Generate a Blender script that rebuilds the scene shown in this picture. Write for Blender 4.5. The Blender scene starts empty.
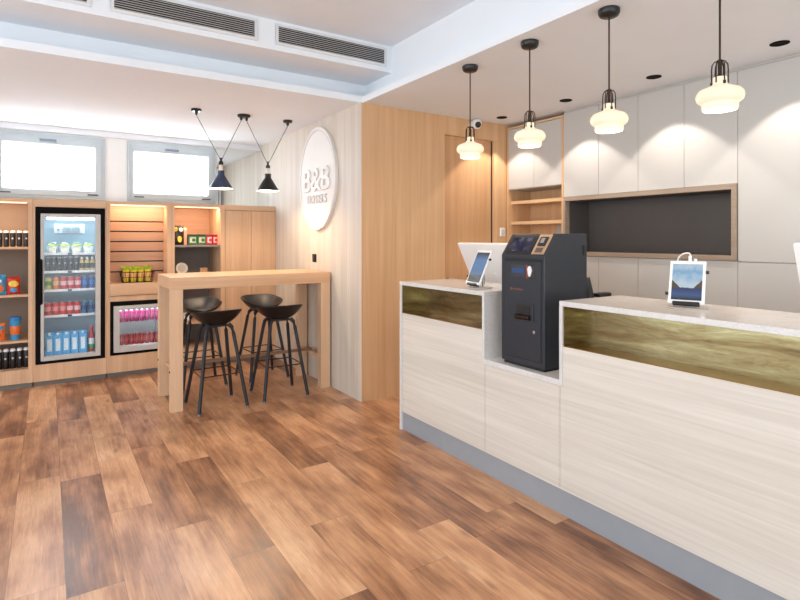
import bpy, bmesh, math, random
from mathutils import Vector, Matrix
random.seed(7)
PI = math.pi
S = bpy.context.scene
COL = S.collection

# ------------------------------------------------------------------ camera, world, light
cam_d = bpy.data.cameras.new('camera'); cam = bpy.data.objects.new('camera', cam_d); COL.objects.link(cam)
TH = math.atan2(352.0, 541.2)
cam.location = (0, 0, 1.42); cam.rotation_euler = (PI/2, 0, -TH)
cam_d.sensor_width = 36; cam_d.lens = 541.2/800*36; cam_d.shift_y = -61.5/800
cam_d.clip_start = .05
S.camera = cam
S.view_settings.view_transform = 'Standard'; S.view_settings.look = 'None'
S.view_settings.gamma = 1; S.view_settings.use_curve_mapping = False
S.view_settings.exposure = 0.0

W = bpy.data.worlds.new('sky'); S.world = W; W.use_nodes = True
bg = W.node_tree.nodes['Background']; bg.inputs['Color'].default_value = (.86, .95, 1, 1); bg.inputs['Strength'].default_value = 2.25

def area(name, loc, rot, sx, sy, power, color, spread=PI):
    d = bpy.data.lights.new(name, 'AREA'); d.shape = 'RECTANGLE'; d.size = sx; d.size_y = sy
    d.energy = power; d.color = color; d.spread = spread
    o = bpy.data.objects.new(name, d); COL.objects.link(o); o.location = loc; o.rotation_euler = rot
    return o
# added fill for daylight from assumed, unbuilt glazing behind camera and at left
area('daylight_fill_front', (.2, -3.4, 1.6), (PI/2, 0, 0), 5.0, 2.4, 30, (.93, .965, 1))
area('daylight_fill_left', (-3.15, 2.2, 1.5), (PI/2, 0, -PI/2), 6.0, 2.2, 60, (.90, .95, 1))
# daylight entering at the two hopper windows
area('daylight_window', (.02, 6.86, 2.17), (-PI/2, 0, 0), .80, .45, 18, (.92, .96, 1))
area('daylight_window', (1.22, 6.86, 2.17), (-PI/2, 0, 0), .80, .45, 18, (.92, .96, 1))

def spot(name, loc, power, color, ang, blend=.4, rad=.03):
    d = bpy.data.lights.new(name, 'SPOT'); d.energy = power; d.color = color
    d.spot_size = ang; d.spot_blend = blend; d.shadow_soft_size = rad
    o = bpy.data.objects.new(name, d); COL.objects.link(o); o.location = loc
    return o
def point(name, loc, power, color, rad=.03):
    d = bpy.data.lights.new(name, 'POINT'); d.energy = power; d.color = color; d.shadow_soft_size = rad
    o = bpy.data.objects.new(name, d); COL.objects.link(o); o.location = loc
    return o
WARM = (1, .72, .46)

# ------------------------------------------------------------------ materials
MATS = {}
def newmat(name):
    m = bpy.data.materials.new(name); m.use_nodes = True; MATS[name] = m
    nt = m.node_tree; b = nt.nodes['Principled BSDF']
    return m, nt, b
def nd(nt, t, **kw):
    n = nt.nodes.new(t)
    for k, v in kw.items(): setattr(n, k, v)
    return n
def lk(nt, a, b): nt.links.new(a, b)
def math_(nt, op, a, b=None, c=None):
    n = nd(nt, 'ShaderNodeMath', operation=op)
    for i, v in enumerate((a, b, c)):
        if v is None: continue
        if isinstance(v, (int, float)): n.inputs[i].default_value = v
        else: lk(nt, v, n.inputs[i])
    return n.outputs[0]
def ramp(nt, fac, stops):
    r = nd(nt, 'ShaderNodeValToRGB'); el = r.color_ramp.elements
    while len(el) < len(stops): el.new(.5)
    for e, (p, c) in zip(el, stops): e.position = p; e.color = (*c, 1)
    lk(nt, fac, r.inputs['Fac']); return r.outputs['Color']
def srgb(r, g, b):
    f = lambda c: (c/255/12.92) if c/255 <= .04045 else ((c/255+.055)/1.055)**2.4
    return (f(r), f(g), f(b))

def plain(name, col, rough=.5, metal=0, var=.06, scale=8, bump=0, spec=.5, coat=0):
    m, nt, b = newmat(name)
    tc = nd(nt, 'ShaderNodeTexCoord'); n = nd(nt, 'ShaderNodeTexNoise'); n.inputs['Scale'].default_value = scale; n.inputs['Detail'].default_value = 4
    lk(nt, tc.outputs['Object'], n.inputs['Vector'])
    lo = tuple(c*(1-var) for c in col); hi = tuple(min(1, c*(1+var)) for c in col)
    lk(nt, ramp(nt, n.outputs['Fac'], [(.3, lo), (.7, hi)]), b.inputs['Base Color'])
    b.inputs['Roughness'].default_value = rough; b.inputs['Metallic'].default_value = metal
    b.inputs['Specular IOR Level'].default_value = spec; b.inputs['Coat Weight'].default_value = coat
    if bump:
        n2 = nd(nt, 'ShaderNodeTexNoise'); n2.inputs['Scale'].default_value = scale*20
        lk(nt, tc.outputs['Object'], n2.inputs['Vector'])
        bp = nd(nt, 'ShaderNodeBump'); bp.inputs['Strength'].default_value = bump; bp.inputs['Distance'].default_value = .002
        lk(nt, n2.outputs['Fac'], bp.inputs['Height']); lk(nt, bp.outputs['Normal'], b.inputs['Normal'])
    return m

def wood(name, light, dark, axis='z', fine=60, long=1.6, rough=.45, streak=.5, board=0):
    """straight-grained veneer, grain along axis"""
    m, nt, b = newmat(name)
    tc = nd(nt, 'ShaderNodeTexCoord')
    mp = nd(nt, 'ShaderNodeMapping'); sc = [fine]*3; sc['xyz'.index(axis)] = long; mp.inputs['Scale'].default_value = sc
    lk(nt, tc.outputs['Object'], mp.inputs['Vector'])
    n = nd(nt, 'ShaderNodeTexNoise'); n.inputs['Scale'].default_value = 1; n.inputs['Detail'].default_value = 5; n.inputs['Roughness'].default_value = .6; n.inputs['Distortion'].default_value = .3
    lk(nt, mp.outputs['Vector'], n.inputs['Vector'])
    mp2 = nd(nt, 'ShaderNodeMapping'); sc = [fine*.18]*3; sc['xyz'.index(axis)] = long*.35; mp2.inputs['Scale'].default_value = sc
    lk(nt, tc.outputs['Object'], mp2.inputs['Vector'])
    n2 = nd(nt, 'ShaderNodeTexNoise'); n2.inputs['Scale'].default_value = 1; n2.inputs['Detail'].default_value = 3
    lk(nt, mp2.outputs['Vector'], n2.inputs['Vector'])
    f = math_(nt, 'ADD', math_(nt, 'MULTIPLY', n.outputs['Fac'], streak), math_(nt, 'MULTIPLY', n2.outputs['Fac'], 1-streak))
    lk(nt, ramp(nt, f, [(.33, dark), (.5, tuple((a+c)/2 for a, c in zip(light, dark))), (.66, light)]), b.inputs['Base Color'])
    b.inputs['Roughness'].default_value = rough
    bp = nd(nt, 'ShaderNodeBump'); bp.inputs['Strength'].default_value = .12; bp.inputs['Distance'].default_value = .001
    lk(nt, n.outputs['Fac'], bp.inputs['Height']); lk(nt, bp.outputs['Normal'], b.inputs['Normal'])
    return m

def emit(name, col, strength, base=None):
    m, nt, b = newmat(name)
    b.inputs['Base Color'].default_value = (*(base or col), 1)
    b.inputs['Emission Color'].default_value = (*col, 1); b.inputs['Emission Strength'].default_value = strength
    b.inputs['Roughness'].default_value = .4
    return m

def floor_mat():
    m, nt, b = newmat('oak_plank_floor')
    tc = nd(nt, 'ShaderNodeTexCoord'); sp = nd(nt, 'ShaderNodeSeparateXYZ'); lk(nt, tc.outputs['Object'], sp.inputs[0])
    X, Y = sp.outputs[0], sp.outputs[1]
    u = math_(nt, 'DIVIDE', math_(nt, 'ADD', X, -.061+10.25), .205); row = math_(nt, 'FLOOR', u); fu = math_(nt, 'FRACT', u)
    wn = nd(nt, 'ShaderNodeTexWhiteNoise', noise_dimensions='1D'); lk(nt, row, wn.inputs['W'])
    v = math_(nt, 'ADD', math_(nt, 'DIVIDE', Y, 1.22), math_(nt, 'MULTIPLY', wn.outputs['Value'], 7.3)); colm = math_(nt, 'FLOOR', v); fv = math_(nt, 'FRACT', v)
    cb = nd(nt, 'ShaderNodeCombineXYZ'); lk(nt, row, cb.inputs[0]); lk(nt, colm, cb.inputs[1])
    w2 = nd(nt, 'ShaderNodeTexWhiteNoise', noise_dimensions='2D'); lk(nt, cb.outputs[0], w2.inputs['Vector'])
    rnd = w2.outputs['Value']
    # grain, shifted per plank
    gx = math_(nt, 'ADD', math_(nt, 'MULTIPLY', X, 42), math_(nt, 'MULTIPLY', rnd, 91))
    gy = math_(nt, 'ADD', math_(nt, 'MULTIPLY', Y, 2.2), math_(nt, 'MULTIPLY', rnd, 37))
    gc = nd(nt, 'ShaderNodeCombineXYZ'); lk(nt, gx, gc.inputs[0]); lk(nt, gy, gc.inputs[1])
    g = nd(nt, 'ShaderNodeTexNoise'); g.inputs['Scale'].default_value = 1; g.inputs['Detail'].default_value = 8; g.inputs['Roughness'].default_value = .7; g.inputs['Distortion'].default_value = .6
    lk(nt, gc.outputs[0], g.inputs['Vector'])
    # broad dark cloud / knots
    kc = nd(nt, 'ShaderNodeCombineXYZ'); lk(nt, math_(nt, 'ADD', math_(nt, 'MULTIPLY', X, 7), math_(nt, 'MULTIPLY', rnd, 53)), kc.inputs[0]); lk(nt, math_(nt, 'MULTIPLY', Y, 2.4), kc.inputs[1])
    k = nd(nt, 'ShaderNodeTexNoise'); k.inputs['Scale'].default_value = 1; k.inputs['Detail'].default_value = 3
    lk(nt, kc.outputs[0], k.inputs['Vector'])
    vo = nd(nt, 'ShaderNodeTexVoronoi'); vo.inputs['Scale'].default_value = 1
    kv = nd(nt, 'ShaderNodeCombineXYZ'); lk(nt, math_(nt, 'ADD', math_(nt, 'MULTIPLY', X, 6.5), math_(nt, 'MULTIPLY', rnd, 17)), kv.inputs[0]); lk(nt, math_(nt, 'MULTIPLY', Y, 2.3), kv.inputs[1])
    lk(nt, kv.outputs[0], vo.inputs['Vector'])
    knot = nd(nt, 'ShaderNodeMapRange'); lk(nt, vo.outputs['Distance'], knot.inputs[0]); knot.inputs[1].default_value = .02; knot.inputs[2].default_value = .14; knot.inputs[3].default_value = .55; knot.inputs[4].default_value = 1
    tone = math_(nt, 'ADD', math_(nt, 'ADD', math_(nt, 'MULTIPLY', rnd, .19), math_(nt, 'MULTIPLY', g.outputs['Fac'], .40)), math_(nt, 'MULTIPLY', k.outputs['Fac'], .52))
    c = ramp(nt, tone, [(.40, srgb(116, 78, 57)), (.50, srgb(160, 112, 81)), (.62, srgb(200, 149, 110)), (.78, srgb(226, 182, 142))])
    fc = nd(nt, 'ShaderNodeCombineXYZ'); lk(nt, math_(nt, 'ADD', math_(nt, 'MULTIPLY', X, 190), math_(nt, 'MULTIPLY', rnd, 71)), fc.inputs[0]); lk(nt, math_(nt, 'MULTIPLY', Y, 9), fc.inputs[1])
    fg = nd(nt, 'ShaderNodeTexNoise'); fg.inputs['Scale'].default_value = 1; fg.inputs['Detail'].default_value = 3; fg.inputs['Distortion'].default_value = 1.2
    lk(nt, fc.outputs[0], fg.inputs['Vector'])
    fine = math_(nt, 'ADD', math_(nt, 'MULTIPLY', fg.outputs['Fac'], .7), .65)
    # joints
    e1 = math_(nt, 'MINIMUM', fu, math_(nt, 'SUBTRACT', 1, fu)); e2 = math_(nt, 'MINIMUM', fv, math_(nt, 'SUBTRACT', 1, fv))
    j = math_(nt, 'MULTIPLY', math_(nt, 'GREATER_THAN', e1, .006), math_(nt, 'GREATER_THAN', e2, .0012))
    j2 = math_(nt, 'ADD', math_(nt, 'MULTIPLY', j, .45), .55)
    mx = nd(nt, 'ShaderNodeMix', data_type='RGBA', blend_type='MULTIPLY'); mx.inputs[0].default_value = 1
    lk(nt, c, mx.inputs[6]); lk(nt, math_(nt, 'MULTIPLY', math_(nt, 'MULTIPLY', j2, fine), knot.outputs[0]), mx.inputs[7])
    lk(nt, mx.outputs[2], b.inputs['Base Color'])
    lk(nt, math_(nt, 'ADD', math_(nt, 'MULTIPLY', g.outputs['Fac'], .16), .23), b.inputs['Roughness'])
    bp = nd(nt, 'ShaderNodeBump'); bp.inputs['Strength'].default_value = .25; bp.inputs['Distance'].default_value = .002
    lk(nt, math_(nt, 'ADD', math_(nt, 'MULTIPLY', g.outputs['Fac'], .35), j), bp.inputs['Height']); lk(nt, bp.outputs['Normal'], b.inputs['Normal'])
    return m

def brass_mat():
    m, nt, b = newmat('patinated_brass')
    tc = nd(nt, 'ShaderNodeTexCoord')
    mp = nd(nt, 'ShaderNodeMapping'); mp.inputs['Scale'].default_value = (3, 2.4, 17); lk(nt, tc.outputs['Object'], mp.inputs['Vector'])
    n = nd(nt, 'ShaderNodeTexNoise'); n.inputs['Scale'].default_value = 1; n.inputs['Detail'].default_value = 6; n.inputs['Roughness'].default_value = .72; n.inputs['Distortion'].default_value = .55
    lk(nt, mp.outputs['Vector'], n.inputs['Vector'])
    lk(nt, ramp(nt, n.outputs['Fac'], [(.30, srgb(104, 84, 56)), (.43, srgb(136, 119, 84)), (.56, srgb(156, 147, 110)), (.72, srgb(188, 181, 142))]), b.inputs['Base Color'])
    b.inputs['Metallic'].default_value = .92; b.inputs['Roughness'].default_value = .24
    return m

def thin_glass(name, refl=.06, tint=(1, 1, 1)):
    m = bpy.data.materials.new(name); m.use_nodes = True; MATS[name] = m
    nt = m.node_tree; nt.nodes.clear()
    t = nd(nt, 'ShaderNodeBsdfTransparent'); t.inputs[0].default_value = (*tint, 1)
    g = nd(nt, 'ShaderNodeBsdfGlossy'); g.inputs['Roughness'].default_value = .03
    mx = nd(nt, 'ShaderNodeMixShader'); mx.inputs[0].default_value = refl
    o = nd(nt, 'ShaderNodeOutputMaterial')
    lk(nt, t.outputs[0], mx.inputs[1]); lk(nt, g.outputs[0], mx.inputs[2]); lk(nt, mx.outputs[0], o.inputs[0])
    return m

def frosted(name):
    m = bpy.data.materials.new(name); m.use_nodes = True; MATS[name] = m
    nt = m.node_tree; nt.nodes.clear()
    t = nd(nt, 'ShaderNodeBsdfTranslucent'); t.inputs[0].default_value = (.93, .95, .97, 1)
    g = nd(nt, 'ShaderNodeBsdfGlossy'); g.inputs['Roughness'].default_value = .08
    mx = nd(nt, 'ShaderNodeMixShader'); mx.inputs[0].default_value = .04
    o = nd(nt, 'ShaderNodeOutputMaterial')
    lk(nt, t.outputs[0], mx.inputs[1]); lk(nt, g.outputs[0], mx.inputs[2]); lk(nt, mx.outputs[0], o.inputs[0])
    return m

def opal_mat():
    m, nt, b = newmat('opal_glass')
    tc = nd(nt, 'ShaderNodeTexCoord'); sp = nd(nt, 'ShaderNodeSeparateXYZ'); lk(nt, tc.outputs['Object'], sp.inputs[0])
    b.inputs['Base Color'].default_value = (.42, .38, .32, 1); b.inputs['Roughness'].default_value = .15
    b.inputs['Emission Color'].default_value = (1, .80, .55, 1); b.inputs['Emission Strength'].default_value = .72
    return m

def landscape_screen():
    m, nt, b = newmat('screen_landscape')
    tc = nd(nt, 'ShaderNodeTexCoord'); sp = nd(nt, 'ShaderNodeSeparateXYZ'); lk(nt, tc.outputs['Object'], sp.inputs[0])
    u, v = sp.outputs[1], sp.outputs[2]        # metres on the panel: u across, v up from its lower edge
    n = nd(nt, 'ShaderNodeTexNoise'); n.inputs['Scale'].default_value = 22; n.inputs['Detail'].default_value = 4; lk(nt, tc.outputs['Object'], n.inputs['Vector'])
    hill = math_(nt, 'ADD', math_(nt, 'MULTIPLY', math_(nt, 'MAXIMUM', math_(nt, 'SUBTRACT', math_(nt, 'ABSOLUTE', u), .028), 0), 1.0), math_(nt, 'ADD', math_(nt, 'MULTIPLY', n.outputs['Fac'], .02), .052))
    ishill = math_(nt, 'LESS_THAN', v, hill)
    sky = ramp(nt, math_(nt, 'ADD', math_(nt, 'MULTIPLY', v, 4.4), math_(nt, 'MULTIPLY', math_(nt, 'SUBTRACT', n.outputs['Fac'], .5), .7)), [(.3, srgb(196, 214, 228)), (.6, srgb(130, 178, 214)), (.85, srgb(200, 216, 228)), (1, srgb(96, 140, 180))])
    land = ramp(nt, math_(nt, 'MULTIPLY', v, 8), [(.0, srgb(16, 26, 18)), (.2, srgb(58, 88, 140)), (.42, srgb(40, 60, 110)), (.5, srgb(84, 70, 52)), (.8, srgb(92, 78, 60))])
    mx = nd(nt, 'ShaderNodeMix', data_type='RGBA'); lk(nt, ishill, mx.inputs[0]); lk(nt, sky, mx.inputs[6]); lk(nt, land, mx.inputs[7])
    lk(nt, mx.outputs[2], b.inputs['Emission Color']); b.inputs['Emission Strength'].default_value = .85
    b.inputs['Base Color'].default_value = (.02, .02, .02, 1); b.inputs['Roughness'].default_value = .12
    return m
def blue_screen():
    m, nt, b = newmat('screen_blue')
    tc = nd(nt, 'ShaderNodeTexCoord'); sp = nd(nt, 'ShaderNodeSeparateXYZ'); lk(nt, tc.outputs['Object'], sp.inputs[0])
    c = ramp(nt, math_(nt, 'MULTIPLY', sp.outputs[2], 5), [(.0, srgb(22, 24, 34)), (.22, srgb(26, 30, 46)), (.30, srgb(48, 104, 158)), (.75, srgb(70, 124, 176)), (.9, srgb(50, 86, 130)), (.97, srgb(30, 40, 60))])
    lk(nt, c, b.inputs['Emission Color']); b.inputs['Emission Strength'].default_value = .8
    b.inputs['Base Color'].default_value = (.02, .02, .02, 1); b.inputs['Roughness'].default_value = .12
    return m
def kiosk_screen():
    m, nt, b = newmat('screen_kiosk')
    tc = nd(nt, 'ShaderNodeTexCoord'); n = nd(nt, 'ShaderNodeTexNoise'); n.inputs['Scale'].default_value = 20; n.inputs['Detail'].default_value = 4; lk(nt, tc.outputs['Object'], n.inputs['Vector'])
    lk(nt, ramp(nt, n.outputs['Fac'], [(.35, srgb(24, 24, 44)), (.55, srgb(60, 56, 92)), (.7, srgb(150, 150, 180))]), b.inputs['Emission Color'])
    b.inputs['Emission Strength'].default_value = .45; b.inputs['Base Color'].default_value = (.01, .01, .015, 1); b.inputs['Roughness'].default_value = .1
    return m
def stone_mat():
    m, nt, b = newmat('pale_terrazzo')
    tc = nd(nt, 'ShaderNodeTexCoord')
    v = nd(nt, 'ShaderNodeTexVoronoi'); v.inputs['Scale'].default_value = 120; lk(nt, tc.outputs['Object'], v.inputs['Vector'])
    n = nd(nt, 'ShaderNodeTexNoise'); n.inputs['Scale'].default_value = 14; n.inputs['Detail'].default_value = 6; lk(nt, tc.outputs['Object'], n.inputs['Vector'])
    f = math_(nt, 'ADD', math_(nt, 'MULTIPLY', v.outputs['Color'], .35), math_(nt, 'MULTIPLY', n.outputs['Fac'], .65))
    lk(nt, ramp(nt, f, [(.28, srgb(210, 207, 205)), (.45, srgb(217, 214, 212)), (.65, srgb(222, 220, 218))]), b.inputs['Base Color'])
    b.inputs['Roughness'].default_value = .2
    return m

M_floor = floor_mat(); M_brass = brass_mat(); M_stone = stone_mat()
M_white = plain('white_ceiling_paint', srgb(234, 239, 245), .9, var=.012, scale=3)
M_wallw = plain('white_wall_paint', srgb(228, 227, 226), .85, var=.015, scale=3)
M_oak = wood('oak_veneer', srgb(222, 182, 140), srgb(202, 158, 116), 'z', 70, 1.4, .5)
M_oakx = wood('oak_veneer_across', srgb(214, 176, 142), srgb(192, 152, 118), 'x', 70, 1.6, .45)
M_oaky = wood('oak_veneer_deep', srgb(224, 190, 150), srgb(204, 168, 128), 'y', 70, 1.6, .45)
M_pale = wood('pale_oak_panel', srgb(216, 206, 193), srgb(190, 177, 162), 'z', 60, 1.2, .5)  # paler tone than the reception-side oak
M_bleach = wood('bleached_ash_front', srgb(226, 219, 209), srgb(204, 195, 184), 'y', 64, 1.3, .42, .6)
M_cab = wood('cabinet_oak', srgb(214, 176, 142), srgb(192, 152, 118), 'z', 70, 1.4, .5)
M_table = wood('table_oak', srgb(224, 182, 144), srgb(204, 158, 120), 'x', 60, 1.6, .42)
M_foot = wood('foot_bar_wood', srgb(150, 112, 84), srgb(116, 82, 58), 'x', 60, 1.6, .42)
M_tableleg = wood('table_leg_oak', srgb(226, 190, 156), srgb(208, 168, 132), 'z', 60, 1.6, .45)
M_door = wood('oak_door_veneer', srgb(214, 168, 124), srgb(194, 146, 104), 'z', 70, 1.4, .45)
M_slat = wood('slat_board_oak', srgb(190, 148, 120), srgb(170, 128, 102), 'x', 60, 1.6, .5)
M_greyback = plain('grey_back_board', srgb(128, 118, 112), .6, var=.05)
M_taupe = plain('taupe_back_board', srgb(142, 122, 106), .6, var=.05)
M_plinth = plain('grey_plinth', srgb(120, 112, 104), .6)
M_kick = plain('grey_kick_laminate', srgb(150, 154, 160), .42, var=.03)
M_lacq = plain('white_lacquer_front', srgb(192, 191, 189), .42, var=.01, scale=2)
M_gap = plain('dark_gap', srgb(60, 56, 52), .8)
M_niche = plain('anthracite_laminate', srgb(84, 79, 77), .45, var=.06, scale=3)
M_nframe = wood('niche_frame_wood', srgb(166, 148, 132), srgb(146, 128, 112), 'y', 60, 1.5, .5)
M_black = plain('black_paint', srgb(22, 22, 24), .35, var=.1)
M_blackr = plain('black_trim', srgb(12, 11, 11), .75, var=.05, spec=.1)
M_blackm = plain('black_matt_plastic', srgb(24, 24, 27), .42, var=.12)
M_shell = plain('black_seat_shell', srgb(15, 15, 19), .34, var=.1)
M_blackw = plain('black_stained_wood', srgb(26, 27, 34), .5, var=.15)
M_kiosk = plain('slate_powder_coat', srgb(38, 43, 52), .40, var=.05, scale=30)
M_kioskd = plain('dark_seam', srgb(16, 17, 20), .5)
M_champ = plain('champagne_metal', srgb(196, 168, 142), .35, .6)
M_chrome = plain('brushed_steel', srgb(190, 190, 190), .25, .9)
M_bronze = plain('dark_bronze', srgb(66, 52, 44), .3, .8)
M_plastic = plain('white_plastic', srgb(236, 236, 236), .3, var=.01)
M_sign = plain('white_sign_board', srgb(232, 228, 224), .5, var=.01)
M_wframe = plain('grey_window_frame', srgb(184, 192, 196), .45, var=.02)
M_fframe = plain('fridge_door_grey', srgb(186, 182, 178), .4, var=.02)
M_fin = plain('fridge_liner_white', srgb(198, 220, 230), .5, var=.02)
M_glassw = frosted('frosted_window_glass')
M_glassf = thin_glass('fridge_glass', .035, (.96, .98, 1))
M_opal = opal_mat()
M_led = emit('warm_led', (1, .74, .48), 2.2)
M_ledc = emit('cool_led', (.9, .97, 1), 5)
M_bulb = emit('lamp_bulb', (1, .86, .66), 5)
M_curtain = plain('white_sheer_curtain', srgb(232, 232, 230), .8, var=.03)
M_alu = plain('white_grille_frame', srgb(222, 224, 226), .5, var=.02)
M_slatd = plain('grille_louvre', srgb(190, 188, 186), .5)
M_dark = plain('dark_duct', srgb(24, 24, 24), .8)
M_wire = plain('black_wire', srgb(30, 26, 22), .4, .3)
M_wleaf = plain('lime_green', srgb(170, 200, 40), .5, var=.25, scale=60)
M_ledge = plain('darkened_brass', srgb(150, 108, 44), .28, .75, var=.1)  # bare brass trim, its dark reflection put into the colour
M_desk = plain('desk_laminate', srgb(200, 196, 190), .5)
C = {}
def cmat(r, g, b, rough=.35):
    k = (r, g, b)
    if k not in C: C[k] = plain('colour_%s' % ['print', 'ink', 'foil', 'tin'][len(C) % 4], srgb(r, g, b), rough, var=.12, scale=40)
    return C[k]

# ------------------------------------------------------------------ mesh helpers
WL = {}
class MB:
    def __init__(s): s.v = []; s.f = []; s.sm = []
    def add(s, vs, fs, sm=False):
        o = len(s.v); s.v += [tuple(v) for v in vs]
        for f in fs: s.f.append([i+o for i in f]); s.sm.append(sm)
        return s
    def box(s, x0, x1, y0, y1, z0, z1):
        if x0 > x1: x0, x1 = x1, x0
        if y0 > y1: y0, y1 = y1, y0
        vs = [(x, y, z) for z in (z0, z1) for y in (y0, y1) for x in (x0, x1)]
        return s.add(vs, [(0, 2, 3, 1), (4, 5, 7, 6), (0, 1, 5, 4), (2, 6, 7, 3), (0, 4, 6, 2), (1, 3, 7, 5)])
    def lathe(s, prof, c=(0, 0, 0), n=24, sx=1, sy=1, smooth=True, cap=True):
        vs = []; fs = []
        for r, z in prof:
            for k in range(n):
                a = 2*PI*k/n; vs.append((c[0]+r*sx*math.cos(a), c[1]+r*sy*math.sin(a), c[2]+z))
        for i in range(len(prof)-1):
            for k in range(n): fs.append((i*n+k, i*n+(k+1) % n, (i+1)*n+(k+1) % n, (i+1)*n+k))
        if cap and prof[0][0] > 1e-6: fs.append(tuple(range(n))[::-1])
        if cap and prof[-1][0] > 1e-6: fs.append(tuple(range((len(prof)-1)*n, len(prof)*n)))
        return s.add(vs, fs, smooth)
    def tube(s, pts, r, n=8, r2=None):
        pts = [Vector(p) for p in pts]; vs = []; fs = []
        m = len(pts)
        for i, p in enumerate(pts):
            t = (pts[min(i+1, m-1)]-pts[max(i-1, 0)]).normalized()
            up = Vector((0, 0, 1)) if abs(t.z) < .95 else Vector((1, 0, 0))
            a = t.cross(up).normalized(); b = t.cross(a).normalized()
            rr = r if r2 is None else r+(r2-r)*i/(m-1)
            for k in range(n):
                q = 2*PI*k/n+PI/n; vs.append(p+a*(rr*math.cos(q))+b*(rr*math.sin(q)))
        for i in range(m-1):
            for k in range(n): fs.append((i*n+k, i*n+(k+1) % n, (i+1)*n+(k+1) % n, (i+1)*n+k))
        fs.append(tuple(range(n))[::-1]); fs.append(tuple(range((m-1)*n, m*n)))
        return s.add(vs, fs, n > 5)
    def prism(s, poly, axis, a, b):
        """poly in the two remaining axes (in xyz order), extruded along axis from a to b"""
        n = len(poly); vs = []
        for t in (a, b):
            for p, q in poly:
                vs.append({'x': (t, p, q), 'y': (p, t, q), 'z': (p, q, t)}[axis])
        fs = [tuple(range(n)), tuple(range(n, 2*n))[::-1]]+[(k, k+n, (k+1) % n+n, (k+1) % n) for k in range(n)]
        return s.add(vs, fs)
    def xf(s, mat):
        s.v = [tuple(mat @ Vector(v)) for v in s.v]; return s
    def build(s, name, mat, parent=None, origin=None, bevel=0, seg=2, sharp=40, mods=None):
        if parent is not None: o0 = WL[parent.name]
        else: o0 = Vector(origin) if origin is not None else Vector((0, 0, 0))
        me = bpy.data.meshes.new(name)
        me.from_pydata([tuple(Vector(v)-o0) for v in s.v], [], s.f)
        bm = bmesh.new(); bm.from_mesh(me); bmesh.ops.remove_doubles(bm, verts=bm.verts, dist=1e-6); bmesh.ops.recalc_face_normals(bm, faces=bm.faces); bm.to_mesh(me); bm.free()
        sm = any(s.sm)
        if sm:
            me.polygons.foreach_set('use_smooth', [True]*len(me.polygons)); me.set_sharp_from_angle(angle=math.radians(sharp))
        me.materials.append(mat)
        o = bpy.data.objects.new(name, me); COL.objects.link(o)
        if parent is not None: o.parent = parent
        else: o.location = o0
        WL[o.name] = o0
        if bevel:
            b = o.modifiers.new('bevel', 'BEVEL'); b.width = bevel; b.segments = seg; b.limit_method = 'ANGLE'; b.angle_limit = math.radians(35)
        return o
def box(*a): return MB().box(*a)

def thing(name, label, cat, loc=(0, 0, 0), group=None):
    o = bpy.data.objects.new(name, None); COL.objects.link(o); o.location = loc; o.empty_display_size = .1
    WL[o.name] = Vector(loc); o['label'] = label; o['category'] = cat
    if group: o['group'] = group
    return o
def tag(o, label, cat, group=None):
    o['label'] = label; o['category'] = cat
    if group: o['group'] = group
    return o
def struct(name, mb, mat, bevel=0):
    o = mb.build(name, mat, bevel=bevel); o['kind'] = 'structure'; return o
def copy_tree(o, parent=None):
    c = o.copy(); COL.objects.link(c)
    if parent is not None: c.parent = parent
    WL[c.name] = WL.get(o.name, Vector((0, 0, 0)))
    for ch in list(o.children): copy_tree(ch, c)
    return c
def text_mb(s, w, h, depth, offset=.016, space=1.0):
    """raised lettering as mesh, centred, w x h, lying in the local XY plane, facing +Z"""
    cu = bpy.data.curves.new('lettering', 'FONT'); cu.body = s; cu.size = 1; cu.extrude = .05; cu.offset = offset; cu.space_character = space; cu.align_x = 'CENTER'
    ob = bpy.data.objects.new('lettering', cu); COL.objects.link(ob)
    bpy.context.view_layer.update()
    me = bpy.data.meshes.new_from_object(ob.evaluated_get(bpy.context.evaluated_depsgraph_get()))
    bpy.data.objects.remove(ob); bpy.data.curves.remove(cu)
    vs = [v.co.copy() for v in me.vertices]; fs = [tuple(p.vertices) for p in me.polygons]
    bpy.data.meshes.remove(me)
    x0 = min(v.x for v in vs); x1 = max(v.x for v in vs); y0 = min(v.y for v in vs); y1 = max(v.y for v in vs)
    mb = MB(); mb.add([((v.x-(x0+x1)/2)*w/(x1-x0), (v.y-(y0+y1)/2)*h/(y1-y0), v.z/.05*depth/2) for v in vs], fs)
    return mb
ORD = ['first', 'second', 'third', 'fourth', 'fifth', 'sixth', 'seventh', 'eighth', 'ninth', 'tenth', 'eleventh', 'twelfth']
def nth(i, n):
    if i == 0: return 'leftmost'
    if i == n-1: return 'rightmost'
    return ORD[i]+' from left'

# ------------------------------------------------------------------ the setting
ZC = 2.60
struct('floor', box(-3.3, 6, -3.6, 9, -.06, 0), M_floor)
struct('ceiling', box(-3.3, 2.28, 4.12, 6.77, ZC, 2.655), M_white)                       # low ceiling over the bar
struct('ceiling', MB().box(-3.3, 2.28, 6.77, 6.96, 2.54, 2.66).box(1.70, 2.28, 6.96, 8.9, 2.54, 2.66), M_white)                       # drop along the window wall
mb = MB().box(2.29, 6, -3.6, 4.12, ZC, 2.655).box(2.28, 6, 4.12, 8.9, ZC, 2.655)
struct('ceiling', mb, M_white)                                                           # low ceiling over the reception
struct('ceiling', box(-3.3, 2.42, -3.6, 4.3, 3.03, 3.08), M_white)                       # raised ceiling
struct('trim_1', box(-3.3, 2.47, 4.3, 4.35, 2.655, 3.08), M_white)                       # upstands of the raised field
struct('trim_2', box(2.42, 2.47, -3.6, 4.3, 2.655, 3.08), M_white)
struct('trim_3', box(-3.3, 2.42, 3.85, 4.3, 2.81, 3.03), M_white)                        # bulkhead with the air grilles
struct('wall_left', box(-3.35, -3.3, -.9+6.0, 8.9, 0, 3.1), M_wallw)

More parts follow.
